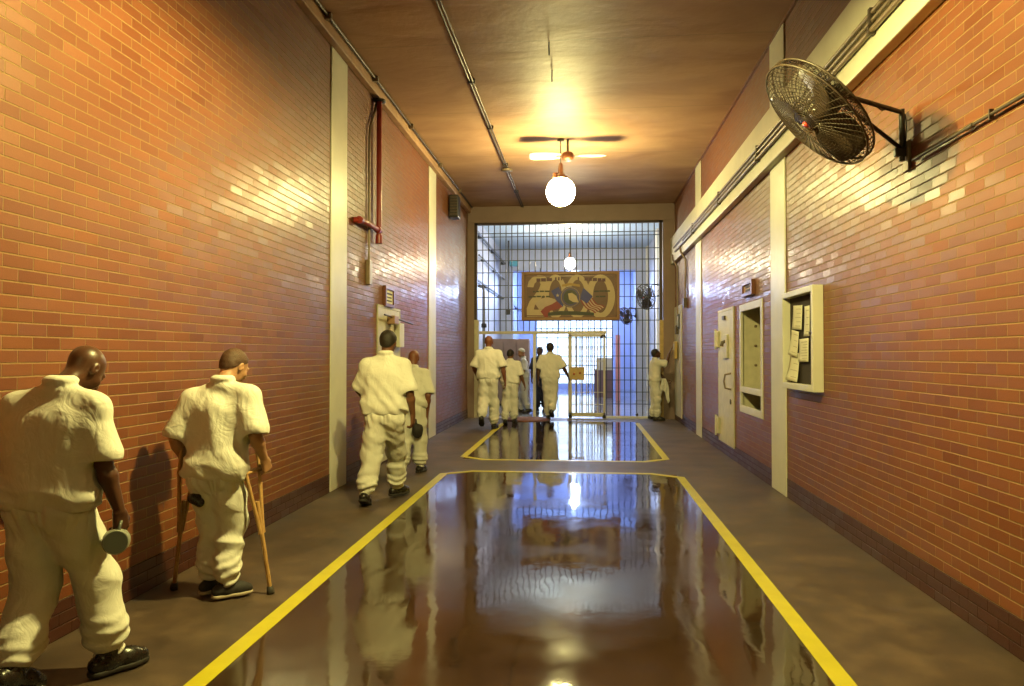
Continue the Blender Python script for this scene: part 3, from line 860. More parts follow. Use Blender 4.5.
fc = P(818, 113, 4.85)
vdir = (fc - CAM).normalized()
dl = (RM @ Vector((-0.72, -0.69, 0))).normalized()
dl = (dl - vdir * dl.dot(vdir)).normalized()
nrm = (-vdir * 0.42 + dl * 0.90)
bp = PX(909, 152, XR)
wall_fan(fc, nrm, 0.405, bp, 'big black caged fan bracketed high on the right brick wall, nearest the viewer')
f2 = P(645.5, 297, 20.0)
wall_fan(f2, (-0.75, -0.62, -0.25), 0.34, (XR, f2.y + 0.2, f2.z + 0.05), 'caged wall fan seen beyond the bars, right of the painted sign', dense=False, mat=M_black)
f3 = P(625.5, 316, 25.2)
wall_fan(f3, (-0.75, -0.62, -0.35), 0.30, (P(637, 316, 25.4).x, 25.4, f3.z), 'smaller far caged fan below the lower right corner of the painted sign', dense=False, mat=M_black)

# ------------------------------------------------------------------ barred screen
scr = empty('barred_screen', (0, YG, 0), 'floor to lintel screen of dark vertical bars closing the corridor', 'barred screen')
HDR = P(560, 332.5, YG).z
gx = [P(px, 380, YG).x for px in (479.5, 534.5, 569.5, 604)]
xs_ = SL
k = 0
BS = (SRx - SL) / 31.0
bars = []
for i in range(1, 31):
    x = SL + BS * i
    z0 = HDR if x < gx[2] - 0.02 else 0.05
    MB().tube([(x, YG, z0), (x, YG, ZS)], 0.0125, 6).build('vertical_bar', M_bar, scr, world=True)
rows = [222, 232.5, 236, 249, 260, 272, 285, 297, 309, 320.5]
zz = ZS - 0.02; rowsz = []
for z in [P(570, p, YG).z for p in rows[1:]]:
    MB().box((SL, YG - 0.018, z - 0.009), (SRx, YG - 0.006, z + 0.009)).build('horizontal_rail', M_bar, scr, world=True)
for z in [P(630, p, YG).z for p in (344, 356, 368, 380, 392, 404)]:
    MB().box((gx[3], YG - 0.018, z - 0.008), (SRx, YG - 0.006, z + 0.008)).build('horizontal_rail', M_bar, scr, world=True)
mb = MB(); mb.box((SL - 0.06, YG - 0.05, P(470, 320, YG).z), (SL + 0.01, YG + 0.05, ZS)); mb.box((SL - 0.06, YG - 0.05, ZS - 0.05), (SRx + 0.06, YG + 0.05, ZS))
mb.box((SRx - 0.03, YG - 0.05, P(660, 320, YG).z), (SRx + 0.04, YG + 0.05, ZS))
mb.build('dark_frame', simple('dark_brown_frame_paint', (0.05, 0.028, 0.025), 0.4), scr, world=True)
MB().box((SL - 0.06, YG - 0.06, 0), (SL + 0.05, YG + 0.05, P(470, 320, YG).z)).build('left_post', M_cream2, scr, bevel=0.006, world=True)
MB().box((SRx - 0.03, YG - 0.06, 0), (SRx + 0.13, YG + 0.05, P(660, 320, YG).z)).build('right_post', M_ochre, scr, bevel=0.006, world=True)
MB().box((gx[3], YG - 0.03, 0.0), (SRx, YG + 0.03, 0.06)).build('bottom_rail', M_white, scr, bevel=0.004, world=True)
MB().box((gx[0], YG - 0.05, HDR - 0.035), (gx[3] + 0.06, YG + 0.03, HDR + 0.035)).build('door_header', M_cream2, scr, bevel=0.006, world=True)
MB().box((gx[1] - 0.035, YG - 0.04, 0), (gx[1] + 0.035, YG + 0.04, HDR)).build('door_post', M_cream, scr, bevel=0.006, world=True)
# sliding gate leaf
g = empty('sliding_gate', (gx[2], YG - 0.07, 0), 'cream framed sliding barred gate leaf standing open right of the doorway', 'gate')
ga, gb = gx[2] - 0.03, gx[3] + 0.03; yg = YG - 0.09
mb = MB(); mb.box((ga, yg - 0.02, 0.05), (ga + 0.09, yg + 0.02, HDR - 0.06)); mb.box((gb - 0.05, yg - 0.02, 0.05), (gb, yg + 0.02, HDR - 0.06))
mb.box((ga, yg - 0.02, HDR - 0.11), (gb, yg + 0.02, HDR - 0.04)); mb.box((ga, yg - 0.02, 0.05), (gb, yg + 0.02, 0.14))
mb.build('gate_frame', M_cream2, g, bevel=0.004, world=True)
for k in range(1, 6):
    x = ga + 0.05 + (gb - ga - 0.1) * k / 6
    MB().tube([(x, yg, 0.1), (x, yg, HDR - 0.08)], 0.011, 8).build('gate_bar', M_cream2, g, world=True)
for p in (349, 361, 392, 404):
    z = P(585, p, YG).z
    MB().box((ga, yg - 0.012, z - 0.008), (gb, yg - 0.004, z + 0.008)).build('gate_rail', M_cream2, g, world=True)
la, lb = P(569.8, 380, yg - 0.04), P(584.3, 367, yg - 0.04)
mbx = MB().box((la.x, yg - 0.07, la.z), (lb.x, yg - 0.02, lb.z)).build('lock_box', M_ochre, g, bevel=0.008, world=True)
for (px, py) in ((574, 374), (580, 373)):
    q = P(px, py, yg - 0.07)
    MB().lathe([(0, 0), (0.03, 0), (0.026, 0.012), (0, 0.014)], (q.x, yg - 0.07, q.z), (0, -1, 0), 14).build('keyhole_cover', simple('rust_red_metal', (0.45, 0.12, 0.05), 0.5), mbx, world=True)
for x in (ga + 0.05, gb - 0.03):
    MB().tube([(x, yg - 0.025, 0.045), (x, yg + 0.025, 0.045)], 0.045, 18).build('gate_wheel', M_black, g, world=True)
MB().tube([(gb - 0.02, yg - 0.02, HDR - 0.12), (gb - 0.02, yg + 0.03, HDR - 0.05), (gb - 0.10, yg - 0.03, HDR - 0.12)], 0.035, 8).build('gate_latch', M_darkcond, g, world=True)
q = P(637, 414, YG - 0.06)
MB().lathe([(0, -0.035), (0.028, -0.025), (0.036, 0), (0.028, 0.025), (0, 0.035)], (q.x, YG - 0.06, 0.10), (0, 1, 0), 16).build('floor_stop', M_black, scr, world=True)
# threshold plate and round mat
MB().box((gx[0], YG - 0.25, 0.0), (SRx, YG + 0.2, 0.012)).build('trim_%d' % n, simple('steel_threshold', (0.35, 0.33, 0.36), 0.35, metal=0.5), kind='structure'); n += 1
q = P(523, 419, 17.6)
MB().lathe([(0, 0.022), (0.50, 0.022), (0.56, 0.014), (0.57, 0.0)], (-1.35, 17.55, 0.004), (0, 0, 1), 40).build('floor_mat', simple('reddish_brown_mat', (0.22, 0.09, 0.07), 0.8), None, world='base', label='round reddish brown mat on the floor in the open doorway of the screen', cat='mat')

# ------------------------------------------------------------------ painted sign hung on the screen
ys = YG - 0.12
s0, s1 = P(522.5, 319.5, ys), P(618.8, 271.8, ys)
W_, H_ = s1.x - s0.x, s1.z - s0.z
sg = empty('painted_sign', (s0.x, ys, s0.z), 'brown painted sign with cream numerals, two flags and a round seal hung on the bars', 'sign')
MB().box((s0.x, ys - 0.02, s0.z), (s1.x, ys + 0.02, s1.z)).build('sign_board', M_signbg, sg, world=True)
mb = MB(); fw = 0.05
mb.box((s0.x - 0.02, ys - 0.04, s0.z - 0.02), (s0.x + fw, ys + 0.03, s1.z + 0.02)); mb.box((s1.x - fw, ys - 0.04, s0.z - 0.02), (s1.x + 0.02, ys + 0.03, s1.z + 0.02))
mb.box((s0.x + fw, ys - 0.04, s1.z - fw), (s1.x - fw, ys + 0.03, s1.z + 0.02)); mb.box((s0.x + fw, ys - 0.04, s0.z - 0.02), (s1.x - fw, ys + 0.03, s0.z + fw))
mb.build('sign_frame', simple('ochre_brown_frame', (0.30, 0.14, 0.05), 0.45), sg, bevel=0.006, world=True)
mb = MB(); t = 0.022; i0 = fw + 0.03
for (a, b, c_, d_) in ((i0, W_ - i0, H_ - i0 - t, H_ - i0), (i0, W_ - i0, i0, i0 + t), (i0, i0 + t, i0, H_ - i0), (W_ - i0 - t, W_ - i0, i0, H_ - i0)):
    mb.box((s0.x + a, ys - 0.024, s0.z + c_), (s0.x + b, ys - 0.02, s0.z + d_))
mb.build('border_stripe', M_brown, sg, world=True)


def S(px, py, lift):
    """pixel on the sign -> local sign plane coordinates"""
    q = P(px, py, ys - 0.02 - lift)
    return Vector((q.x, ys - 0.02 - lift, q.z))


def flat(pts, lift, name, mat, parent=sg, th=0.002):
    return MB().poly([S(a, b, lift) for a, b in pts], (0, th, 0)).build(name, mat, parent, world=True)


def numeral_outline(cx, cz, w, h, t, n_=36):
    """thick closed zero as a ring of quads on the sign"""
    return cx, cz, w, h, t


def zero(px, lift, wpx, half_t=5.0):
    mb = MB(); N = 40; a_, b_ = [], []
    for k in range(N):
        a = 2 * PI * k / N
        a_.append(S(px + wpx * math.cos(a), 296.3 + 21.8 * math.sin(a), lift)); b_.append(S(px + (wpx - half_t) * math.cos(a), 296.3 + 16.5 * math.sin(a), lift))
    mb.add(a_ + b_, [(k, (k + 1) % N, N + (k + 1) % N, N + k) for k in range(N)])
    o = mb.build('painted_numeral', M_signcream, sg, world=True)
    s_ = o.modifiers.new('thick', 'SOLIDIFY'); s_.thickness = 0.003
    return o


# the year: a thick 2 and three wide overlapping zeros
two = [(527.3, 287), (528.6, 281.5), (532, 277.6), (537.5, 275.4), (543.5, 275.6), (547.6, 278.6), (548.9, 284), (547.4, 290), (543.2, 296), (538.5, 301), (535, 305), (533.8, 309.5), (541, 309.7), (549, 309.5), (549.2, 316.2), (527, 316.8), (526.8, 308), (529.6, 301.2), (534.6, 295), (539, 289), (540.6, 284.4), (539.6, 281.6), (537, 281.4), (534.6, 283.6), (533.4, 287.4)]
flat(two, 0.003, 'painted_numeral', M_signcream)
zero(555.5, 0.0032, 11.5); zero(577.5, 0.0034, 12.5); zero(600.5, 0.0036, 14.5, 7.0)
# arched heading and small unreadable lines: dashes of letter height
for (x0, x1) in ((536.5, 540.5), (541, 546), (546.5, 552), (555, 556.6), (558, 559.6), (561, 562.2), (577.8, 579), (584.5, 588), (588.6, 592), (592.6, 597), (597.6, 601.5), (602, 605.5)):
    yc = 280.3 - 2.0 * math.exp(-((x0 - 570) / 24.0) ** 2)
    q = [S(x0, yc + 1.7, 0.007), S(x1, yc + 1.7, 0.007), S(x1, yc - 1.6, 0.007), S(x0, yc - 1.6, 0.007)]
    MB().poly(q, (0, 0.002, 0)).build('painted_letter', M_purple, sg, world=True)
for (x0, x1, yc) in ((533, 535, 291.7), (535.6, 539, 291.5), (539.6, 544, 291.3), (544.6, 549.5, 291.3), (528.5, 532, 296.9), (532.5, 536, 296.7), (536.5, 541, 296.5), (541.6, 545, 296.8), (546, 549.8, 296.6), (594, 599, 291.3), (599.4, 604, 291.1), (604.4, 610, 291), (595.8, 599, 296.5), (599.6, 605.5, 296.4)):
    q = [S(x0, yc + 0.75, 0.008), S(x1, yc + 0.75, 0.008), S(x1, yc - 0.75, 0.008), S(x0, yc - 0.75, 0.008)]
    MB().poly(q, (0, 0.002, 0)).build('painted_word', M_green, sg, world=True)
# lone-star flag
flat([(551, 291), (558.6, 286.8), (564.5, 297.5), (563, 307), (557, 301)], 0.010, 'flag_canton', M_navy)
flat([(535, 303.5), (541, 298.5), (548, 297.2), (554.6, 299), (557, 301.4), (551, 305.5), (542, 309.5), (539, 309.6)], 0.009, 'flag_field', M_flagwhite)
flat([(540.5, 311.5), (545, 307), (552, 304.2), (557, 301), (562.6, 306.8), (558, 309.2), (550, 311), (548, 316.5), (546.6, 319.2)], 0.011, 'flag_field', M_flagred)
star = [(557.6 + r_ * math.cos(a), 295.4 - r_ * math.sin(a)) for k in range(10) for a, r_ in [(PI / 2 + k * PI / 5, 1.9 if k % 2 == 0 else 0.8)]]
flat(star, 0.013, 'flag_star', M_flagwhite)
# striped flag: canton and wavy stripes
flat([(581.3, 293.5), (583.5, 287.7), (592.7, 296.3), (587, 303.6), (580.5, 299)], 0.012, 'flag_canton', M_navy)
nS = 9
for k in range(nS):
    t0, t1 = k / nS, (k + 1) / nS
    def edge(t, s_):
        # t across the stripes, s_ along them
        x = 580.5 + (592.5 - 580.5) * t + (14.5 - 2 * t) * s_
        y = 300.5 + (297.5 - 300.5) * t + 15 * s_ + 2.2 * math.sin(s_ * PI * 1.6) - 3.5 * t * s_
        return (x, y)
    up_ = [edge(t0, i / 8) for i in range(9)]; dn_ = [edge(t1, i / 8) for i in range(9)]
    mb = MB()
    for i in range(8):
        mb.poly([S(*up_[i], 0.010), S(*up_[i + 1], 0.010), S(*dn_[i + 1], 0.010), S(*dn_[i], 0.010)], (0, 0.002, 0))
    mb.build('flag_stripe', M_flagred if k % 2 == 0 else M_flagwhite, sg, world=True)
# round seal
cxy = (570.5, 297)
def disc(r0, r1, lift, name, mat):
    mb = MB(); N = 36
    a_ = [S(cxy[0] + r1 * math.cos(2 * PI * k / N), cxy[1] + r1 * 1.02 * math.sin(2 * PI * k / N), lift) for k in range(N)]
    if r0 == 0: mb.poly(a_, (0, 0.002, 0))
    else:
        b_ = [S(cxy[0] + r0 * math.cos(2 * PI * k / N), cxy[1] + r0 * 1.02 * math.sin(2 * PI * k / N), lift) for k in range(N)]
        mb.add(a_ + b_, [(k, (k + 1) % N, N + (k + 1) % N, N + k) for k in range(N)])
    return mb.build(name, mat, sg, world=True)
disc(0, 10.3, 0.014, 'seal_disc', simple('muted_purple_blue', (0.06, 0.04, 0.16), 0.5))
disc(9.0, 9.5, 0.0165, 'seal_ring', M_gold); disc(0, 7.0, 0.017, 'seal_centre', M_green)
flat([(562, 284.6), (570, 282.8), (580, 284.6), (580, 286.8), (570, 285.4), (562, 286.8)], 0.016, 'gold_banner', M_gold)
flat([(568, 293.5), (572, 292.8), (576.5, 296), (578.5, 302.5), (573, 302), (569, 299.5)], 0.0195, 'seal_emblem', M_signcream)
flat([(548, 312.6), (560, 311), (575, 311.2), (594, 312.6), (594, 315.6), (575, 315), (560, 315), (548, 315.8)], 0.018, 'painted_scroll', M_green)
for px in (540, 600):
    q = P(px, 271, ys)
    MB().tube([(q.x, ys, s1.z), (q.x, YG - 0.02, s1.z + 0.12)], 0.008, 6).build('sign_hook', M_black, sg, world=True)

# ------------------------------------------------------------------ things in the far corridor
for (pts, r, lab) in (
    ([PX(474, 228, XL + 0.12), PX(508, 266, XL + 0.12)], 0.035, 'upper dark pipe along the left wall of the far corridor'),
    ([PX(476, 279, XL + 0.08), PX(545, 328, XL + 0.08)], 0.028, 'lower pipe along the left wall of the far corridor'),
    ([PX(479, 255, XL + 0.10), PX(508, 288, XL + 0.10)], 0.022, 'thin middle pipe along the left wall of the far corridor')):
    e = empty('far_pipe', pts[0], lab, 'pipe', 'pipes on the left wall beyond the bars')
    a, b_ = pts; a = Vector((a.x, max(a.y, YG + 0.4), a.z)); b_ = Vector((b_.x, min(b_.y, YE - 0.2), b_.z)); zc = a.z
    MB().tube([(a.x, a.y, zc), (b_.x, b_.y, zc)], r, 10).build('pipe_run', M_bar, e, world=True)
    for t in (0.15, 0.5, 0.85):
        y = a.y + (b_.y - a.y) * t
        MB().box((XL + 0.002, y - 0.03, zc - r - 0.01), (a.x, y + 0.03, zc + r + 0.01)).build('pipe_clip', M_bar, e, world=True)
yv = 23.4
q0, q1 = P(508.5, 311, yv), P(508.5, 268, yv)
e = empty('drop_pipe', (q0.x, yv, q0.z), 'dark vertical pipe with a foot box hanging beyond the bars, left of the sign', 'pipe')
MB().tube([q0, (q1.x, yv, ZC)], 0.03, 10).build('pipe_run', M_bar, e, world=True)
MB().box((q0.x - 0.09, yv - 0.08, q0.z - 0.12), (q0.x + 0.07, yv + 0.08, q0.z + 0.06)).build('junction_box', M_black, e, bevel=0.01, world=True)
q = P(513, 264, yv)
MB().box((q.x - 0.1, yv - 0.1, q.z - 0.08), (q.x + 0.16, yv + 0.1, q.z + 0.10)).build('pipe_valve', simple('blue_painted_metal', (0.05, 0.22, 0.36), 0.4), e, bevel=0.02, world=True)
yv = 19.2
q0 = P(484, 345, yv); q1 = P(478, 286, yv)
e = empty('far_riser', (q0.x, yv, 0.0), 'grey vertical pipe with valves just inside the left edge of the screen', 'pipe')
MB().tube([(q0.x, yv, 0.0), (q0.x, yv, q1.z - 0.15), (q0.x - 0.03, yv, q1.z - 0.04), (q1.x, yv, q1.z)], 0.035, 10).build('pipe_run', simple('blue_grey_pipe_paint', (0.30, 0.32, 0.42), 0.4), e, world=True)
for z in (1.3, 2.3):
    MB().lathe([(0, -0.06), (0.07, -0.05), (0.07, 0.05), (0, 0.06)], (q0.x, yv, z), (0, 0, 1), 16).build('pipe_valve', M_bar, e, world=True)
# guard booth / cabinet left
yv = 22.2
a, b_ = P(489, 395, yv), P(533, 337, yv)
e = empty('steel_cabinet', ((a.x + b_.x) / 2, yv + 0.2, 0), 'tall brown-grey steel cabinet standing beyond the left opening of the screen', 'cabinet')
z1_ = P(500, 339, yv).z; x0_, x1_ = max(a.x, XL + 0.05), P(529, 350, yv).x
grey = simple('mauve_grey_steel', (0.24, 0.17, 0.16), 0.5, var=0.2)
MB().box((x0_, yv, 0.06), (x1_, yv + 0.5, z1_)).build('cabinet_body', grey, e, bevel=0.01, world=True)
for k in range(3):
    w = (x1_ - x0_) / 3
    dr = MB().box((x0_ + w * k + 0.015, yv - 0.018, 0.12), (x0_ + w * (k + 1) - 0.015, yv, z1_ - 0.06)).build('cabinet_door', grey, e, bevel=0.005, world=True)
    MB().box((x0_ + w * k + w * 0.8, yv - 0.04, 1.0), (x0_ + w * k + w * 0.85, yv - 0.018, 1.2)).build('door_handle', M_darkcond, dr, world=True)
MB().box((x0_ + 0.02, yv + 0.03, 0), (x1_ - 0.02, yv + 0.47, 0.06)).build('cabinet_plinth', M_black, e, world=True)
# white desk with papers near the end window
yv = 27.0
a, b_ = P(595, 380, yv), P(613, 362, yv)
e = empty('counter_desk', ((a.x + b_.x) / 2, yv + 0.3, 0), 'brown-fronted desk with a white screen standing near the far bright window', 'desk')
MB().box((a.x, yv, 0), (b_.x, yv + 0.5, 0.98)).build('desk_front', simple('muted_plum_panel', (0.22, 0.15, 0.20), 0.5), e, bevel=0.01, world=True)
MB().box((a.x - 0.04, yv - 0.04, 0.98), (b_.x + 0.04, yv + 0.55, 1.02)).build('desk_top', M_white, e, bevel=0.005, world=True)
MB().box((a.x + 0.05, yv + 0.2, 1.02), (b_.x - 0.03, yv + 0.26, 1.42)).build('screen_panel', M_white, e, bevel=0.01, world=True)
yv = 29.0
a, b_ = P(570, 400, yv), P(604, 362, yv)
# cream box the reaching person touches
q = Vector((XR, 17.30, 1.66))
e = empty('wall_phone', (XR, q.y, q.z), 'small cream box on the right wall under the hand of the reaching person', 'wall box')
MB().box((XR - 0.11, q.y - 0.12, q.z - 0.22), (XR - 0.04, q.y + 0.12, q.z + 0.18)).build('box_body', M_ochre, e, bevel=0.015, world=True)
MB().box((XR - 0.118, q.y - 0.08, q.z - 0.02), (XR - 0.11, q.y + 0.08, q.z + 0.13)).build('box_cover', M_cream2, e, bevel=0.004, world=True)
# ------------------------------------------------------------------ figures: smooth blended surfaces
SEEDS = np.random.RandomState(3)


def wavy(X, Y, Z, seed, f):
    rs = np.random.RandomState(seed); o = 0
    for _ in range(5):
        k = rs.normal(size=3); k = k / np.linalg.norm(k) * f * rs.uniform(0.6, 1.5)
        o = o + np.sin(k[0] * X + k[1] * Y + k[2] * Z + rs.uniform(0, 6.28))
    return o / 5


def ridge(X, Y, Z, seed, f):
    w_ = wavy(X + 0.03 * np.sin(Z * 9 + seed), Y + 0.03 * np.sin(Z * 11 + seed), Z, seed, f)
    return 1.4 * np.sqrt(w_ * w_ + 0.004) * 2.2 - 0.9 + 0.5 * wavy(X, Y, Z, seed + 7, f * 0.45)


class Sdf:
    def __init__(s): s.ops = []

    def cap(s, a, b, ra, rb, k=0.02, flat=None, op='u', fold=None):
        a, b = np.array(a, float), np.array(b, float)
        m = max(ra, rb) * (1.0 if flat is None else max(1.0, flat[1])) + 0.04
        lo, hi = np.minimum(a, b) - m, np.maximum(a, b) + m
        def fn(X, Y, Z):
            px, py, pz = X - a[0], Y - a[1], Z - a[2]
            ab = b - a; L = ab.dot(ab) + 1e-12
            t = np.clip((px * ab[0] + py * ab[1] + pz * ab[2]) / L, 0, 1)
            dx, dy, dz = px - t * ab[0], py - t * ab[1], pz - t * ab[2]
            if flat is not None:
                u = np.array(flat[0], float); q = 1.0 / flat[1] - 1.0
                dd = (dx * u[0] + dy * u[1] + dz * u[2]) * q
                dx, dy, dz = dx + dd * u[0], dy + dd * u[1], dz + dd * u[2]
            d = np.sqrt(dx * dx + dy * dy + dz * dz) - (ra + (rb - ra) * t)
            if fold is not None:
                amp, fr, seed = fold[:3]
                if len(fold) > 3 and fold[3] == 'ring':
                    al = t * math.sqrt(L)
                    d = d + amp * np.sin(al * fr + 1.3 * np.sin(px * 14 + seed) + 1.1 * np.sin(py * 17 + seed * 2)) * (0.4 + 0.6 * t)
                else:
                    d = d + amp * ridge(X, Y, Z * (0.45 if len(fold) < 4 else fold[3]), seed, fr)
            return d
        s.ops.append((op, fn, lo, hi, k)); return s

    def ell(s, c, r, rot=None, k=0.02, op='u', fold=None):
        c = np.array(c, float); r = np.array(r, float)
        Rm = np.eye(3) if rot is None else np.array(rot, float)  # columns are the local axes
        m = r.max() + 0.04
        def fn(X, Y, Z):
            p = (X - c[0], Y - c[1], Z - c[2])
            q = [(p[0] * Rm[0, i] + p[1] * Rm[1, i] + p[2] * Rm[2, i]) for i in range(3)]
            k0 = np.sqrt(sum((q[i] / r[i]) ** 2 for i in range(3))); k1 = np.sqrt(sum((q[i] / r[i] ** 2) ** 2 for i in range(3))) + 1e-9
            d = k0 * (k0 - 1) / k1
            if fold is not None: d = d + fold[0] * ridge(X, Y, Z * (0.45 if len(fold) < 4 else fold[3]), fold[2], fold[1])
            return d
        s.ops.append((op, fn, c - m, c + m, k)); return s

    def cut(s, p, nrm, k=0.004):
        """remove everything on the +nrm side of the plane through p"""
        p = np.array(p, float); q = np.array(nrm, float); q = q / np.linalg.norm(q)
        s.ops.append(('i', lambda X, Y, Z: (X - p[0]) * q[0] + (Y - p[1]) * q[1] + (Z - p[2]) * q[2], None, None, k)); return s

    def disp(s, fn):
        s.ops.append(('d', fn, None, None, 0)); return s

    def mesh(s, name, vox):
        lo = np.min([o[2] for o in s.ops if o[0] == 'u'], 0); hi = np.max([o[3] for o in s.ops if o[0] == 'u'], 0)
        nn = np.ceil((hi - lo) / vox).astype(int) + 1
        ax = [(lo[i] + vox * np.arange(nn[i])).astype(np.float32) for i in range(3)]
        D = np.full(nn, 0.06, np.float32)
        for op, fn, a, b, k in s.ops:
            if a is None: sl = [slice(0, n_) for n_ in nn]
            else:
                i0 = np.clip(np.floor((a - lo) / vox).astype(int), 0, nn); i1 = np.clip(np.ceil((b - lo) / vox).astype(int) + 1, 0, nn)
                sl = [slice(i0[i], i1[i]) for i in range(3)]
            X = ax[0][sl[0]][:, None, None]; Y = ax[1][sl[1]][None, :, None]; Z = ax[2][sl[2]][None, None, :]
            V = D[tuple(sl)]
            if op == 'd': V += fn(X, Y, Z); continue
            d = np.asarray(fn(X, Y, Z), np.float32)
            if op == 'u':
                h = np.maximum(k - np.abs(V - d), 0) / k; V[...] = np.minimum(V, d) - h * h * k * 0.25
            else:
                if op == 's': d = -d
                h = np.maximum(k - np.abs(V - d), 0) / k; V[...] = np.maximum(V, d) + h * h * k * 0.25
        D = np.clip(D, -0.05, 0.05)
        D[0] = D[-1] = 0.05; D[:, 0] = D[:, -1] = 0.05; D[:, :, 0] = D[:, :, -1] = 0.05
        g = openvdb.FloatGrid(0.05); g.copyFromArray(D)
        p, q = g.convertToQuads()
        p = p * vox + lo
        # drop stray islands smaller than the main surface is left to the shapes; orient outward
        v = p[q]; nv = np.cross(v[:, 1] - v[:, 0], v[:, 2] - v[:, 0]); vol = (nv * v[:, 0]).sum()
        if vol < 0: q = q[:, ::-1]
        me = bpy.data.meshes.new(name)
        me.vertices.add(len(p)); me.vertices.foreach_set('co', p.astype(np.float32).ravel())
        me.loops.add(q.size); me.loops.foreach_set('vertex_index', q.astype(np.int32).ravel())
        me.polygons.add(len(q)); me.polygons.foreach_set('loop_start', np.arange(0, q.size, 4, dtype=np.int32)); me.polygons.foreach_set('loop_total', np.full(len(q), 4, np.int32))
        me.polygons.foreach_set('use_smooth', np.ones(len(q), bool)); me.update(calc_edges=True); me.validate()
        return me

    def build(s, name, mat, parent, vox, **kw):
        me = s.mesh(name, vox)
        for m_ in (mat if isinstance(mat, list) else [mat]): me.materials.append(m_)
        me.transform(Matrix.Translation(-parent_matrix(parent).translation))
        o = bpy.data.objects.new(name, me); C.objects.link(o); o.parent = parent
        return tag(o, **kw)


def frame(yaw, pitch=0.0, roll=0.0):
    """yaw 0 faces +y (away); positive turns left. pitch>0 bows. returns right, forward, up"""
    M = Matrix.Rotation(yaw, 3, 'Z') @ Matrix.Rotation(roll, 3, 'Y') @ Matrix.Rotation(-pitch, 3, 'X')
    return M @ Vector((1, 0, 0)), M @ Vector((0, 1, 0)), M @ Vector((0, 0, 1))


def head(S_, c, fr, s, ears=True):
    r, f, u = fr; c = Vector(c)
    rot = np.array([list(r), list(f), list(u)]).T
    S_.ell(c + u * 0.022 * s - f * 0.012 * s, np.array((0.076, 0.096, 0.088)) * s, rot, 0.02)
    S_.ell(c + f * 0.030 * s - u * 0.048 * s, np.array((0.056, 0.062, 0.068)) * s, rot, 0.035)
    S_.ell(c + f * 0.066 * s - u * 0.097 * s, np.array((0.026, 0.022, 0.02)) * s, rot, 0.02)
    S_.cap(c + (f * 0.084 + u * 0.016 - r * 0.032) * s, c + (f * 0.084 + u * 0.016 + r * 0.032) * s, 0.012 * s, 0.012 * s, 0.016)
    for g in (-1, 1):
        S_.ell(c + (f * 0.101 + r * g * 0.031 + u * 0.0) * s, np.array((0.016, 0.016, 0.012)) * s, rot, 0.012, 's')
        S_.ell(c + (f * 0.080 + r * g * 0.031 - u * 0.001) * s, np.array((0.0125,) * 3) * s, rot, 0.004)
        S_.ell(c + (f * 0.062 + r * g * 0.038 - u * 0.035) * s, np.array((0.022, 0.024, 0.02)) * s, rot, 0.02)
        if ears:
            e = c + (r * g * 0.076 - f * 0.008 - u * 0.012) * s
            S_.ell(e, np.array((0.0095, 0.019, 0.031)) * s, rot, 0.007)
            S_.ell(e + (r * g * 0.010 + f * 0.003) * s, np.array((0.006, 0.010, 0.019)) * s, rot, 0.005, 's')
            S_.ell(e + (r * g * 0.004 + f * 0.012 - u * 0.006) * s, np.array((0.006, 0.006, 0.008)) * s, rot, 0.005)
    S_.cap(c + (f * 0.092 + u * 0.004) * s, c + (f * 0.108 - u * 0.036) * s, 0.008 * s, 0.0135 * s, 0.012)
    S_.cap(c + (f * 0.088 - u * 0.062 - r * 0.018) * s, c + (f * 0.088 - u * 0.062 + r * 0.018) * s, 0.0075 * s, 0.0075 * s, 0.006)
    S_.cap(c + (f * 0.084 - u * 0.074 - r * 0.014) * s, c + (f * 0.084 - u * 0.074 + r * 0.014) * s, 0.008 * s, 0.008 * s, 0.006)


def hand(S_, wr, d, nrm, thumb, curl, s=1.0, spread=0.1):
    """wr wrist, d direction of the metacarpals, nrm palm side, thumb side"""
    d = Vector(d).normalized(); nrm = Vector(nrm); nrm = (nrm - d * nrm.dot(d)).normalized()
    th = Vector(thumb); th = (th - d * th.dot(d) - nrm * th.dot(nrm)).normalized()
    wr = Vector(wr)
    for i in range(4):
        o = (1.5 - i) * 0.0205
        kn = wr + (d * (0.088 - abs(i - 1.2) * 0.004) + th * o) * s
        S_.cap(wr + (d * 0.012 + th * o * 0.6) * s, kn, 0.0165 * s, 0.0118 * s, 0.012)
        ln = (0.040, 0.046, 0.042, 0.033)[i]
        p = kn; ang = curl * 0.7; dirn = (d + th * o * spread * 14).normalized()
        for j, (q, r_) in enumerate(((1.0, 0.0098), (0.62, 0.0090), (0.5, 0.0080))):
            dd = dirn * math.cos(ang) + nrm * math.sin(ang)
            e = p + dd * ln * q * s
            S_.cap(p, e, r_ * s, r_ * 0.92 * s, 0.003)
            p = e; ang += curl * (1.0 + 0.12 * i)
    b = wr + (d * 0.022 + th * 0.024 + nrm * 0.004) * s
    p1 = b + (d * 0.030 + th * 0.026 + nrm * 0.012) * s
    p2 = p1 + (d * 0.030 + th * 0.008 + nrm * (0.006 + 0.012 * curl)) * s
    p3 = p2 + (d * 0.022 - th * 0.004 * curl + nrm * 0.014 * curl) * s
    S_.cap(b, p1, 0.0155 * s, 0.0125 * s, 0.012); S_.cap(p1, p2, 0.0118 * s, 0.0105 * s, 0.004); S_.cap(p2, p3, 0.0105 * s, 0.009 * s, 0.004)


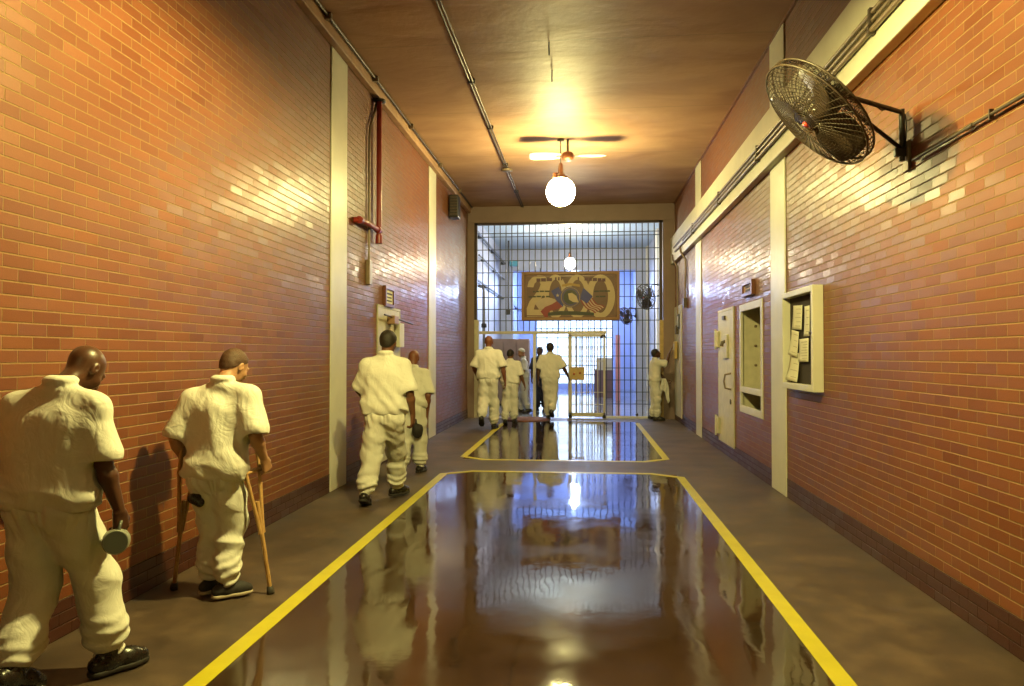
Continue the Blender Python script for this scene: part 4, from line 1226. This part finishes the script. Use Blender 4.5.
def shoe(parent, ankle, yaw, pitch, s, vox, kind='boot', roll=0.0):
    """ankle joint position; foot frame yawed, pitch>0 lifts the heel"""
    r, f, u = frame(yaw, pitch)
    a = Vector(ankle)
    if kind != 'boot': s = s * 0.90; a = a - u * 0.0095
    g = a - u * 0.095 * s           # sole plane under the ankle
    heel = g - f * 0.055 * s; toe = g + f * 0.185 * s
    S_ = Sdf()
    S_.cap(heel + u * 0.05 * s, g + f * 0.10 * s + u * 0.046 * s, 0.044 * s, 0.044 * s, 0.03)
    S_.cap(g + f * 0.09 * s + u * 0.042 * s, toe - f * 0.03 * s + u * 0.036 * s, 0.046 * s, 0.040 * s, 0.03)
    top = 0.17 if kind == 'boot' else 0.07
    S_.cap(g + u * 0.06 * s, g + u * top * s - f * 0.004 * s, 0.046 * s, 0.048 * s, 0.03)
    S_.cap(g + f * 0.05 * s + u * 0.085 * s, g + f * 0.11 * s + u * 0.068 * s, 0.018 * s, 0.014 * s, 0.03)
    S_.cut(g + u * 0.012 * s, -u)
    if kind != 'boot': S_.cap(g + u * 0.10 * s, g + u * 0.16 * s, 0.036 * s, 0.038 * s, 0.006, None, 's')
    b = S_.build('boot' if kind == 'boot' else 'shoe', M_leather if kind == 'boot' else M_canvas, parent, vox)
    T = Sdf()
    T.cap(heel + u * 0.015 * s, g + f * 0.10 * s + u * 0.015 * s, 0.046 * s, 0.046 * s, 0.03)
    T.cap(g + f * 0.09 * s + u * 0.015 * s, toe - f * 0.03 * s + u * 0.015 * s, 0.050 * s, 0.042 * s, 0.03)
    T.cut(g + u * (0.026 if kind == 'boot' else 0.026) * s, u); T.cut(g, -u)
    if kind == 'boot': T.ell(g + f * 0.02 * s, (0.028 * s, 0.03 * s, 0.008 * s), None, 0.004, 's')
    so = T.build('sole', M_rubber if kind == 'boot' else M_solelight, b, vox)
    so.location = (0, 0, 0)
    # laces
    if vox < 0.008:
        for k in range(4):
            q = g + f * (0.045 + 0.022 * k) * s + u * (0.106 - 0.012 * k) * s
            MB().tube([q - r * 0.022 * s, q + u * 0.004, q + r * 0.022 * s], 0.003, 6).build('lace', M_rubber if kind == 'boot' else M_paper, b, world=True)
    return b


def figure(label, skin, hairmat, D, vox, s=1.0, hair='short', cloth=M_cloth, cat='person', group=None, name='person', shoes='boot', bald=False, collar=True, extra=None, wide=1.0, pants=None, bodyyaw=0.0, hem=0.19):
    """D: joints - head, neck, shl, shr, ell, elr, wrl, wrr, waist, hipl, hipr, knl, knr, anl, anr plus frames"""
    V = {k: (Vector(v) if not isinstance(v, (int, float)) and len(v) == 3 else v) for k, v in D.items()}
    base = Vector(((V['anl'].x + V['anr'].x) / 2, (V['anl'].y + V['anr'].y) / 2, 0.0))
    e = empty(name, base, label, cat, group)
    r, f, u = frame(bodyyaw)
    hf = frame(*V['headrot'])
    chest = (V['shl'] + V['shr']) / 2
    sh_r = (V['shr'] - V['shl']).normalized()
    fl = (f - sh_r * f.dot(sh_r)).normalized()
    pel = (V['hipl'] + V['hipr']) / 2
    up = (chest - V['waist']).normalized()
    # ---------------- body
    B = Sdf()
    head(B, V['head'], hf, s)
    B.cap(V['head'] - hf[2] * 0.05 * s - hf[1] * 0.022 * s, V['neck'] - up * 0.03, 0.055 * s, 0.052 * s, 0.03)
    B.cap(V['neck'] - up * 0.05, chest - up * 0.10, 0.050 * s, 0.09 * s, 0.04)
    B.cap(chest - up * 0.10, V['waist'], 0.105 * s, 0.115 * s, 0.05, (fl, 0.75))
    B.cap(V['waist'], pel, 0.115 * s, 0.10 * s, 0.05, (fl, 0.75))
    for g in ('l', 'r'):
        sh, el, wr = V['sh' + g], V['el' + g], V['wr' + g]
        B.cap(chest - up * 0.06, sh - up * 0.02, 0.045 * s, 0.046 * s, 0.04)
        mid = sh.lerp(el, 0.45)
        B.cap(sh, mid, 0.052 * s, 0.050 * s, 0.03); B.cap(mid, el, 0.050 * s, 0.039 * s, 0.02)
        m2 = el.lerp(wr, 0.3)
        B.cap(el, m2, 0.039 * s, 0.0425 * s, 0.02); B.cap(m2, wr, 0.0425 * s, 0.0265 * s, 0.02)
        h = V.get('hand' + g)
        if h is not None: hand(B, wr, h[0], h[1], h[2], h[3], s * 1.02)
        hp, kn, an = V['hip' + g], V['kn' + g], V['an' + g]
        B.cap(hp, kn, 0.078 * s, 0.052 * s, 0.04); B.cap(kn, kn.lerp(an, 0.35), 0.052 * s, 0.054 * s, 0.02); B.cap(kn.lerp(an, 0.35), an, 0.054 * s, 0.036 * s, 0.02)
        fr_ = frame(V['foot' + g][0], V['foot' + g][1])
        B.cap(an - fr_[2] * 0.05 * s, an - fr_[2] * 0.055 * s + fr_[1] * 0.12 * s, 0.03 * s, 0.028 * s, 0.02)
    body = B.build('body', [skin, M_eye, M_ink], e, vox)
    # eyes
    eyes = [V['head'] + (hf[1] * 0.080 + hf[0] * g * 0.031 - hf[2] * 0.001) * s - base for g in (-1, 1)]
    if vox < 0.008:
        me = body.data
        for p in me.polygons:
            c = p.center
            for q in eyes:
                dd = (c - q)
                if dd.length < 0.0135 * s and dd.dot(hf[1]) > 0.007 * s:
                    p.material_index = 2 if (dd - hf[1] * dd.dot(hf[1])).length < 0.0055 * s else 1
    # ---------------- hair
    if hair:
        H = Sdf(); c = V['head']; rot = np.array([list(hf[0]), list(hf[1]), list(hf[2])]).T
        t = {'short': 0.009, 'buzz': 0.004, 'thick': 0.016, 'cap': 0.012}[hair]
        H.ell(c + hf[2] * 0.024 * s - hf[1] * 0.014 * s, np.array((0.076 + t, 0.096 + t, 0.088 + t)) * s, rot, 0.01)
        if hair != 'cap': H.ell(c - hf[1] * 0.055 * s - hf[2] * 0.028 * s, np.array((0.056 + t * 0.6, 0.045 + t * 0.5, 0.06)) * s, rot, 0.03)
        H.cut(c + hf[1] * (0.055 * s) + hf[2] * 0.065 * s, hf[1] * 0.86 - hf[2] * 0.3)
        H.cut(c - hf[1] * 0.02 * s - hf[2] * (0.012 if hair != 'cap' else -0.012) * s, -hf[2] * 0.75 + hf[1] * 0.62)
        H.cut(c - hf[2] * (0.082 if hair != 'cap' else 0.0) * s, -hf[2])
        H.disp(lambda X, Y, Z: 0.0015 * wavy(X, Y, Z, 5, 160))
        H.build('hair' if hair != 'cap' else 'knit_cap', hairmat, e, vox)
    # ---------------- shirt
    T = Sdf(); w = wide; wa = V['waist']
    hd = (V['hipr'] - V['hipl']).normalized()
    for g in ('l', 'r'):
        sh, el = V['sh' + g], V['el' + g]; L = (el - sh).length; dn = (el - sh).normalized(); sg_ = -1 if g == 'l' else 1
        end = sh + dn * L * 0.84
        T.cap(sh - sh_r * sg_ * 0.015 - up * 0.01, end, 0.066 * s, 0.090 * s, 0.04, fold=(0.008, 18, 20 + sg_))
        bu, bv, bd = basis(dn)[1], basis(dn)[2], dn
        T.ell(end + dn * 0.108 * s, (0.125 * s, 0.125 * s, 0.085 * s), np.array([list(bu), list(bv), list(bd)]).T, 0.006, 's')
        T.ell(end + dn * 0.02 * s, (0.068 * s, 0.068 * s, 0.06 * s), np.array([list(bu), list(bv), list(bd)]).T, 0.006, 's')
    nk = V['neck'] - up * 0.012
    for g in ('l', 'r'):
        T.cap(nk - up * 0.025 * s, V['sh' + g] - up * 0.012, 0.060 * s, 0.060 * s, 0.045)
        q = V['shl'].lerp(V['shr'], 0.27 if g == 'l' else 0.73)
        T.cap(q - up * 0.115 * s, wa + (q - chest) * 0.85 + up * 0.07, 0.118 * s * w, 0.120 * s * w, 0.07, (fl, 0.92), fold=(0.013, 13, 11 + (g == 'l')))
    T.cap(chest - up * 0.11 * s, wa + up * 0.05, 0.128 * s * w, 0.132 * s * w, 0.06, (fl, 0.9), fold=(0.012, 13, 13))
    T.cap(wa - hd * 0.108 * s * w + up * 0.0, wa + hd * 0.108 * s * w + up * 0.0, 0.122 * s * w, 0.122 * s * w, 0.05, (fl, 1.0), fold=(0.011, 20, 14, 1.3))
    T.cut(wa - up * 0.075 * s, -up, 0.02)
    if collar:
        T.ell(nk + up * 0.028 * s, (0.080 * s, 0.076 * s, 0.034 * s), None, 0.015)
        T.cap(nk + up * 0.112 * s, nk + up * 0.20 * s + fl * 0.03, 0.072 * s, 0.085 * s, 0.006, None, 's')
    tw = np.array(wa)
    def drape(X, Y, Z):
        a_ = (X * sh_r.x + Y * sh_r.y); t_ = np.clip(1 - (Z - tw[2]) / 0.30, 0, 1)
        return 0.0042 * np.sin(a_ * 40 + (Z - tw[2]) * 26 + 2.4 * np.sin(Z * 8 + a_ * 5)) * (0.35 + 0.65 * t_) * np.clip((chest.z + 0.03 - Z) / 0.1, 0, 1)
    T.disp(drape)
    T.build('shirt', cloth, e, vox)
    # ---------------- trousers
    Q = Sdf(); pc = pants or cloth
    Q.cap(wa - up * 0.03 - hd * 0.07 * s, wa - up * 0.03 + hd * 0.07 * s, 0.086 * s * w, 0.086 * s * w, 0.04, (fl, 1.0))
    Q.cap(pel + up * 0.0 - hd * 0.060 * s, pel + up * 0.0 + hd * 0.060 * s, 0.110 * s * w, 0.110 * s * w, 0.06, (fl, 1.0), fold=(0.005, 22, 31, 0.3))
    for g in ('l', 'r'):
        hp, kn, an = V['hip' + g], V['kn' + g], V['an' + g]
        sg_ = -1 if g == 'l' else 1
        mid = hp.lerp(kn, 0.5); low = kn.lerp(an, 0.72); cuff = kn.lerp(an, 0.90)
        fz = (0.013, 13, 40 + sg_, 0.55)
        Q.cap(hp - Vector((0, 0, 0.02)), mid, 0.106 * s * w, 0.100 * s * w, 0.04, fold=fz)
        Q.cap(mid, kn, 0.100 * s * w, 0.092 * s * w, 0.04, fold=fz)
        Q.cap(kn, low, 0.092 * s * w, 0.086 * s * w, 0.05, fold=(0.013, 17, 50 + sg_, 1.2))
        Q.cap(low, cuff, 0.086 * s * w, 0.066 * s * w, 0.04, fold=(0.011, 24, 60 + sg_, 1.6))
        Q.cap(cuff, kn.lerp(an, 0.93), 0.058 * s, 0.052 * s, 0.012)
    # gathered waistband pleats, cloth bunched at the ankles
    wp_ = np.array(wa); kz = (V['anl'].z, V['knl'].z)
    def pleat(X, Y, Z):
        th = np.arctan2((X - wp_[0]) * fl.x + (Y - wp_[1]) * fl.y, (X - wp_[0]) * sh_r.x + (Y - wp_[1]) * sh_r.y)
        t_ = np.clip(1 - np.abs(Z - (wp_[2] - 0.09)) / 0.13, 0, 1)
        return 0.0045 * t_ * np.sin(th * 17 + 1.5 * np.sin(th * 5) + Z * 9)
    Q.disp(pleat)
    def bunch(X, Y, Z):
        t_ = np.clip((0.36 * s - Z) / (0.24 * s), 0, 1)
        return 0.0075 * t_ * np.sin(Z * 95 / s + 2.2 * np.sin(X * 19 + 1) + 2.0 * np.sin(Y * 23)) + 0.002 * np.sin(Z * 50 + X * 45 + 2 * np.sin(Y * 15)) * np.clip((Z - 0.35) / 0.2, 0, 1)
    Q.disp(bunch)
    Q.build('trousers', pc, e, vox)
    for g in ('l', 'r'):
        shoe(e, V['an' + g], V['foot' + g][0], V['foot' + g][1], s, vox, shoes)
    if vox < 0.02 and False: pass
    for a_, b_ in (('hip', 'kn'), ('kn', 'an'), ('sh', 'el'), ('el', 'wr')):
        for g in 'lr':
            print('BONE', label[:24], a_ + g, round((V[a_ + g] - V[b_ + g]).length, 2), end='; ')
    print('\nFIG', label[:30], 'top', round(V['head'].z + 0.11 * s, 2), 'sh w', round((V['shr'] - V['shl']).length, 2), 'ank z', round(V['anl'].z, 2), round(V['anr'].z, 2), 'x', round(base.x, 2), round(base.y, 2))
    return e
# ------------------------------------------------------------------ the people
def walker(pos, s, yaw, lab, skin, hairmat, vox, head_yaw=0.0, head_pitch=0.0, stride=0.22, lift=0.0, lead='r', arms=None, over=None, lean=0.03, **kw):
    """standard walking pose in a body frame (x right, y forward) placed at pos"""
    q = 1 if lead == 'r' else -1
    L = dict(head=(0, 0.05 + lean + 0.06 * math.sin(head_pitch), 1.63 - 0.03 * math.sin(abs(head_pitch))), neck=(0, 0.01 + lean, 1.49), shl=(-0.195, lean, 1.415), shr=(0.195, lean, 1.415),
             waist=(0, 0, 1.0), hipl=(-0.085, 0, 0.915), hipr=(0.085, 0, 0.915),
             ell=(-0.265, -0.02 + lean + q * 0.03, 1.14), elr=(0.265, -0.02 + lean - q * 0.03, 1.14), wrl=(-0.27, 0.06 + q * 0.07, 0.90), wrr=(0.27, 0.06 - q * 0.07, 0.90))
    a, b = ('r', 'l') if lead == 'r' else ('l', 'r')
    xs = {'l': -0.095, 'r': 0.095}
    L['kn' + a] = (xs[a], stride * 0.75, 0.50); L['an' + a] = (xs[a], stride * 0.9, 0.10)
    L['kn' + b] = (xs[b], 0.03 - stride * 0.1, 0.49 + lift * 0.2); L['an' + b] = (xs[b], -stride * 0.9 - lift * 0.5, 0.11 + lift)
    L['footpitch' + a] = 0.0; L['footpitch' + b] = 0.25 + lift * 2.4
    for k, v in (over or {}).items(): L[k] = v
    r, f, u = frame(yaw); p0 = Vector((pos[0], pos[1], 0))
    D = {}
    for k, v in L.items():
        if isinstance(v, tuple) and len(v) == 3 and isinstance(v[0], (int, float)):
            D[k] = p0 + (r * v[0] + f * v[1] + u * v[2]) * s
    D['headrot'] = (yaw + head_yaw, head_pitch, 0)
    for g in 'lr':
        D['foot' + g] = (yaw + L.get('footyaw' + g, (0.12 if g == 'l' else -0.12)), L['footpitch' + g])
        if 'hand' + g in L:
            h = L['hand' + g]
            if h is None: D['hand' + g] = None
            else: D['hand' + g] = (r * h[0][0] + f * h[0][1] + u * h[0][2], r * h[1][0] + f * h[1][1] + u * h[1][2], r * h[2][0] + f * h[2][1] + u * h[2][2], h[3])
        else:
            sg = -1 if g == 'l' else 1
            D['hand' + g] = ((D['wr' + g] - D['el' + g]).normalized() + Vector((0, 0, -0.3)), r * -sg, f, 0.45)
    for g in 'lr':
        if 'w_' + 'wr' + g in L: pass
    return figure(lab, skin, hairmat, D, vox, s, bodyyaw=yaw, **kw)


V3 = Vector
# --- nearest person, bald, head bowed, mug in the right hand
D = dict(head=V3((-2.415, 3.40, 1.465)), headrot=(R(-14), R(42), 0), neck=V3((-2.44, 3.255, 1.395)), shl=V3((-2.655, 3.24, 1.295)), shr=V3((-2.26, 3.26, 1.295)),
         ell=V3((-2.705, 3.30, 1.03)), elr=V3((-2.225, 3.255, 1.035)), wrl=V3((-2.62, 3.50, 0.95)), wrr=V3((-2.165, 3.29, 0.80)),
         waist=V3((-2.475, 3.22, 0.885)), hipl=V3((-2.56, 3.22, 0.83)), hipr=V3((-2.38, 3.23, 0.83)),
         knl=V3((-2.55, 3.26, 0.46)), anl=V3((-2.50, 3.06, 0.15)), knr=V3((-2.34, 3.38, 0.46)), anr=V3((-2.27, 3.38, 0.10)),
         footl=(R(-10), R(22)), footr=(R(-32), R(0)),
         handl=(V3((0.1, 1, -0.2)), V3((1, 0, 0)), V3((0, 0, 1)), 0.5), handr=(V3((0.05, 0.12, -1)), V3((-0.9, 0.3, 0)), V3((0.35, 1, 0)), 1.0))
p1 = figure('bald person in white prison shirt and trousers, head bowed, black boots, nearest the viewer', M_skin_dark, None, D, 0.0052, 0.97, hair=None, group=None, wide=1.06)
# --- person on crutches
D = dict(head=V3((-2.245, 4.60, 1.46)), headrot=(R(-22), R(28), 0), neck=V3((-2.27, 4.49, 1.365)), shl=V3((-2.475, 4.48, 1.255)), shr=V3((-2.085, 4.50, 1.285)),
         ell=V3((-2.55, 4.44, 1.00)), elr=V3((-2.045, 4.47, 1.03)), wrl=V3((-2.545, 4.53, 0.86)), wrr=V3((-2.035, 4.58, 0.865)),
         waist=V3((-2.305, 4.47, 0.82)), hipl=V3((-2.385, 4.48, 0.775)), hipr=V3((-2.22, 4.48, 0.80)),
         knl=V3((-2.375, 4.58, 0.46)), anl=V3((-2.375, 4.56, 0.105)), knr=V3((-2.235, 4.56, 0.46)), anr=V3((-2.235, 4.475, 0.105)),
         footl=(R(-22), R(0)), footr=(R(-50), R(0)),
         handl=(V3((0, 0.5, -1)), V3((0.9, 0.3, 0)), V3((0.1, 1, 0.3)), 1.15), handr=(V3((0.1, 0.5, -1)), V3((-0.9, 0.3, 0)), V3((0, 1, 0.3)), 1.15))
p2 = figure('person with cropped hair leaning on two wooden crutches, white clothes, low canvas shoes', M_skin_tan, M_hairbrown, D, 0.0054, 0.95, hair='buzz', shoes='shoe', wide=0.98)
# --- broad person seen from behind
D = dict(head=V3((-1.985, 7.43, 1.665)), headrot=(R(-4), R(6), 0), neck=V3((-2.0, 7.38, 1.535)), shl=V3((-2.205, 7.37, 1.435)), shr=V3((-1.80, 7.38, 1.435)),
         ell=V3((-2.285, 7.42, 1.17)), elr=V3((-1.745, 7.36, 1.15)), wrl=V3((-2.23, 7.60, 1.05)), wrr=V3((-1.735, 7.45, 0.92)),
         waist=V3((-2.01, 7.37, 1.0)), hipl=V3((-2.10, 7.37, 0.91)), hipr=V3((-1.92, 7.38, 0.91)),
         knl=V3((-2.15, 7.40, 0.50)), anl=V3((-2.20, 7.34, 0.125)), knr=V3((-1.965, 7.68, 0.52)), anr=V3((-2.01, 7.86, 0.115)),
         footl=(R(4), R(22)), footr=(R(-28), R(0)),
         handl=(V3((0, 1, 0)), V3((1, 0, 0)), V3((0, 0, 1)), 0.5), handr=(V3((0, 0.2, -1)), V3((-1, 0.2, 0)), V3((0, 1, 0)), 0.6))
p3 = figure('broad dark-haired person in loose white shirt and trousers walking away beside the near left pilaster', M_skin_brown, M_hair, D, 0.0075, 1.02, hair='short', wide=1.08)
# --- person half hidden in front of the broad one
p4 = walker((-2.21, 9.40), 0.92, R(-4), 'bald person half hidden just ahead of the broad dark-haired one, black cap in hand', M_skin_red, None, 0.009, head_yaw=0, head_pitch=R(24), stride=0.14, lean=0.06, hair=None,
            over=dict(wrr=(0.20, 0.10, 0.84), elr=(0.25, -0.02, 1.10), handr=((-0.1, 0.2, -1), (-1, 0.2, 0), (0, 1, 0), 0.8)), wide=1.05)
G5 = None
p5 = walker((-1.94, 15.10), 1.11, R(-2), 'tall bald person in white, left heel raised, walking to the open gate', M_skin_red, None, 0.012, head_pitch=R(6), stride=0.12, lift=0.13, lead='r', hair=None,
            over=dict(ell=(-0.27, 0.02, 1.15), wrl=(-0.25, 0.20, 1.0), elr=(0.28, -0.03, 1.14), wrr=(0.31, 0.03, 0.90)))
p6 = walker((-1.62, 16.36), 0.95, R(-4), 'shorter dark-haired person in cream walking between the tall bald one and the doorway', M_skin_brown, M_hair, 0.012, head_yaw=R(-10), head_pitch=R(12), stride=0.08, lead='r', hair='short', lean=0.05,
            over=dict(elr=(0.27, 0.0, 1.12), wrr=(0.33, 0.10, 0.92), wrl=(-0.24, 0.16, 1.0)))
p7 = walker((-1.53, 19.5), 0.98, R(95), 'person in pale grey shirt and white cap standing beyond the door posts', M_skin_tan, M_knit, 0.014, head_yaw=R(20), head_pitch=R(18), stride=0.10, hair='cap', cloth=M_clothgrey)
p8 = walker((-1.13, 19.9), 1.0, R(160), 'person in dark uniform standing in the doorway behind the one walking through', M_skin_dark, M_hair, 0.014, stride=0.06, hair='short', cloth=M_clothdark)
p9 = walker((-0.775, 17.50), 1.045, R(0), 'dark-haired person in white stepping through the open doorway, right arm held out', M_skin_dark, M_hair, 0.012, head_pitch=R(4), stride=0.10, lift=0.10, lead='l', hair='short',
            over=dict(elr=(0.31, 0.0, 1.17), wrr=(0.40, 0.10, 0.99), handr=((0.3, 0.3, -1), (-1, 0.2, 0), (0, 1, 0), 0.3), hipl=(-0.08, 0, 0.915), anl=(-0.04, 0.12, 0.10), anr=(0.04, -0.14, 0.22), knl=(-0.06, 0.08, 0.5), knr=(0.07, 0.06, 0.49)))
p10 = walker((1.66, 17.52), 0.965, R(-86), 'dark-haired person in cream reaching up to the box on the right wall', M_skin_dark, M_hair, 0.012, head_yaw=R(8), head_pitch=R(-14), stride=0.05, hair='short', lean=0.0,
             over=dict(elr=(0.17, 0.25, 1.37), wrr=(0.13, 0.34, 1.62), handr=((0, 0.3, 1), (0, 1, 0.1), (-1, 0, 0), 0.25), shr=(0.185, 0.03, 1.43), ell=(-0.20, 0.12, 1.14), wrl=(-0.05, 0.30, 0.98), handl=((0.2, 0.6, -0.7), (1, 0, 0), (0, 0.3, 1), 0.9)))

# ------------------------------------------------------------------ things they carry
# mug hanging from the nearest person's fingers
c = P(116, 541.5, 3.26); ax = V3((0.50, -0.84, 0.10)).normalized()
e = empty('mug', c, 'grey plastic mug dangling from the right hand of the nearest bald person', 'mug')
MB().lathe([(0, 0.0), (0.052, 0.0), (0.056, 0.006), (0.058, 0.05), (0.060, 0.085), (0.057, 0.085), (0.054, 0.05), (0.05, 0.008), (0, 0.008)][::-1], c + ax * 0.04, -ax, 36, False).build('mug_body', M_cup, e, world=True)
MB().lathe([(0, 0.002), (0.050, 0.002), (0.050, 0.0), (0, 0.0)], c + ax * 0.043, -ax, 36, False).build('mug_base', M_cuplid, e, world=True)
up = (V3((0.25, 0, 1)) - ax * V3((0.25, 0, 1)).dot(ax)).normalized()
pts = [c + ax * 0.02 + up * 0.055 + (ax * -0.032 * (1 - math.cos(a)) + up * 0.036 * math.sin(a)) for a in [PI * k / 8 for k in range(9)]]
MB().tube(pts, 0.0075, 8).build('mug_handle', M_cuplid, e, world=True)


def crutch(tip, pad, hand_z, fore, label):
    tip, pad = V3(tip), V3(pad); ax_ = (pad - tip).normalized(); L = (pad - tip).length
    fo = V3(fore); fo = (fo - ax_ * fo.dot(ax_)).normalized()
    e = empty('crutch', tip, label, 'crutch', 'crutches of the person with cropped hair')
    hL = (hand_z - tip.z) / ax_.z
    joint = hL * 0.60
    for g in (-1, 1):
        pts = [tip + ax_ * joint * 0.82 + fo * g * 0.016, tip + ax_ * joint + fo * g * 0.022, tip + ax_ * (joint + (hL - joint) * 0.6) + fo * g * 0.050, tip + ax_ * hL + fo * g * 0.068, tip + ax_ * (L * 0.88) + fo * g * 0.072, tip + ax_ * (L - 0.01) + fo * g * 0.075]
        MB().tube(pts, 0.0125, 10).build('side_rail', M_wood, e, world=True)
    MB().tube([tip + ax_ * 0.03, tip + ax_ * (joint + 0.12)], 0.0135, 10).build('lower_leg', M_wood, e, world=True)
    MB().tube([tip + ax_ * hL - fo * 0.075, tip + ax_ * hL + fo * 0.075], 0.0155, 12).build('hand_grip', M_wood, e, world=True)
    MB().tube([tip + ax_ * L - fo * 0.09 - ax_ * 0.012, tip + ax_ * (L + 0.004) - fo * 0.04, tip + ax_ * (L + 0.004) + fo * 0.04, tip + ax_ * L + fo * 0.09 - ax_ * 0.012], 0.020, 12).build('armpit_pad', M_rubber if False else M_solelight, e, world=True)
    MB().lathe([(0, 0), (0.026, 0.0), (0.024, 0.012), (0.019, 0.045), (0, 0.045)], tip, ax_, 18).build('rubber_foot', M_rubber, e, world=True)
    MB().tube([tip + ax_ * (joint + 0.05) - fo * 0.04, tip + ax_ * (joint + 0.05) + fo * 0.04], 0.005, 8).build('wing_bolt', M_chrome, e, world=True)
    return e


crutch((-1.995, 4.60, 0.004), (-2.14, 4.53, 1.12), 0.79, (0.25, 1, 0), 'right-hand wooden crutch of the person with cropped hair, standing clear of the wall')
crutch((-2.66, 4.62, 0.004), (-2.475, 4.51, 1.10), 0.79, (0.25, 1, 0), 'left-hand wooden crutch of the person with cropped hair, beside the brick wall')

# black pouch at the hip
S_ = Sdf(); c = P(196, 501, 4.40)
S_.cap(c + V3((-0.02, 0, 0.015)), c + V3((0.025, 0, -0.01)), 0.032, 0.028, 0.02); S_.cap(c + V3((0.0, 0.01, 0.02)), c + V3((0.03, 0.03, 0.05)), 0.014, 0.010, 0.02)
e = empty('pouch', c, 'small black pouch at the left hip of the person on crutches', 'pouch')
S_.build('pouch_body', M_leather, e, 0.006)
MB().tube([c + V3((0, 0.02, 0.03)), c + V3((0.03, 0.05, 0.08))], 0.006, 6).build('pouch_loop', M_leather, e, world=True)
# cap carried by the half-hidden person
c = P(417.5, 430, 9.33)
S_ = Sdf()
S_.ell(c, (0.075, 0.06, 0.085), None, 0.03, fold=(0.006, 40, 3)); S_.cap(c + V3((-0.03, -0.02, 0.06)), c + V3((-0.02, -0.03, 0.13)), 0.028, 0.018, 0.03); S_.ell(c + V3((0, 0, -0.05)), (0.05, 0.03, 0.06), None, 0.03)
e = empty('cap', c, 'crumpled black cap held low by the half-hidden person on the left', 'cap')
S_.build('cap_cloth', M_canvas, e, 0.009)
# cloth hanging from the reaching person's left hand
c = P(665, 388, 17.40)
vs = []; N = 10
for i in range(N + 1):
    for j in range(9):
        u = j / 8 - 0.5; v = i / N
        vs.append((c.x + u * (0.10 + 0.22 * v) - 0.03 + 0.02 * math.sin(v * 5), c.y + 0.03 * math.sin(j * 1.9 + v * 2) - 0.01, c.z + 0.22 - v * (0.42 + 0.16 * math.sin(j * 1.1))))
fs = [(i * 9 + j, i * 9 + j + 1, (i + 1) * 9 + j + 1, (i + 1) * 9 + j) for i in range(N) for j in range(8)]
o = MB().add(vs, fs, True).build('cloth', M_rag, None, world='base')
s_ = o.modifiers.new('thick', 'SOLIDIFY'); s_.thickness = 0.006
tag(o, 'white cloth hanging from the hand of the person reaching to the wall', 'cloth')
# ------------------------------------------------------------------ light and view
w = bpy.data.worlds.new('world'); bpy.context.scene.world = w; w.use_nodes = True
w.node_tree.nodes['Background'].inputs[0].default_value = (0.9, 0.55, 0.25, 1)
w.node_tree.nodes['Background'].inputs[1].default_value = 0.0
sc = bpy.context.scene


def area(name, loc, size, power, color, rot=(0, 0, 0), shape='RECTANGLE'):
    l = bpy.data.lights.new(name, 'AREA'); l.shape = shape; l.size, l.size_y = size; l.energy = power; l.color = color
    o = bpy.data.objects.new(name, l); C.objects.link(o); o.location = loc; o.rotation_euler = rot
    return o


sc.view_settings.view_transform = 'Standard'
sc.view_settings.look = 'None'
sc.view_settings.gamma = 1.0
sc.view_settings.use_curve_mapping = False
sc.view_settings.exposure = 0.32
sc.cycles.use_denoising = True
sc.cycles.max_bounces = 10
sc.cycles.diffuse_bounces = 1
sc.cycles.glossy_bounces = 4
sc.cycles.sample_clamp_indirect = 8.0
sc.cycles.caustics_reflective = False
sc.cycles.caustics_refractive = False
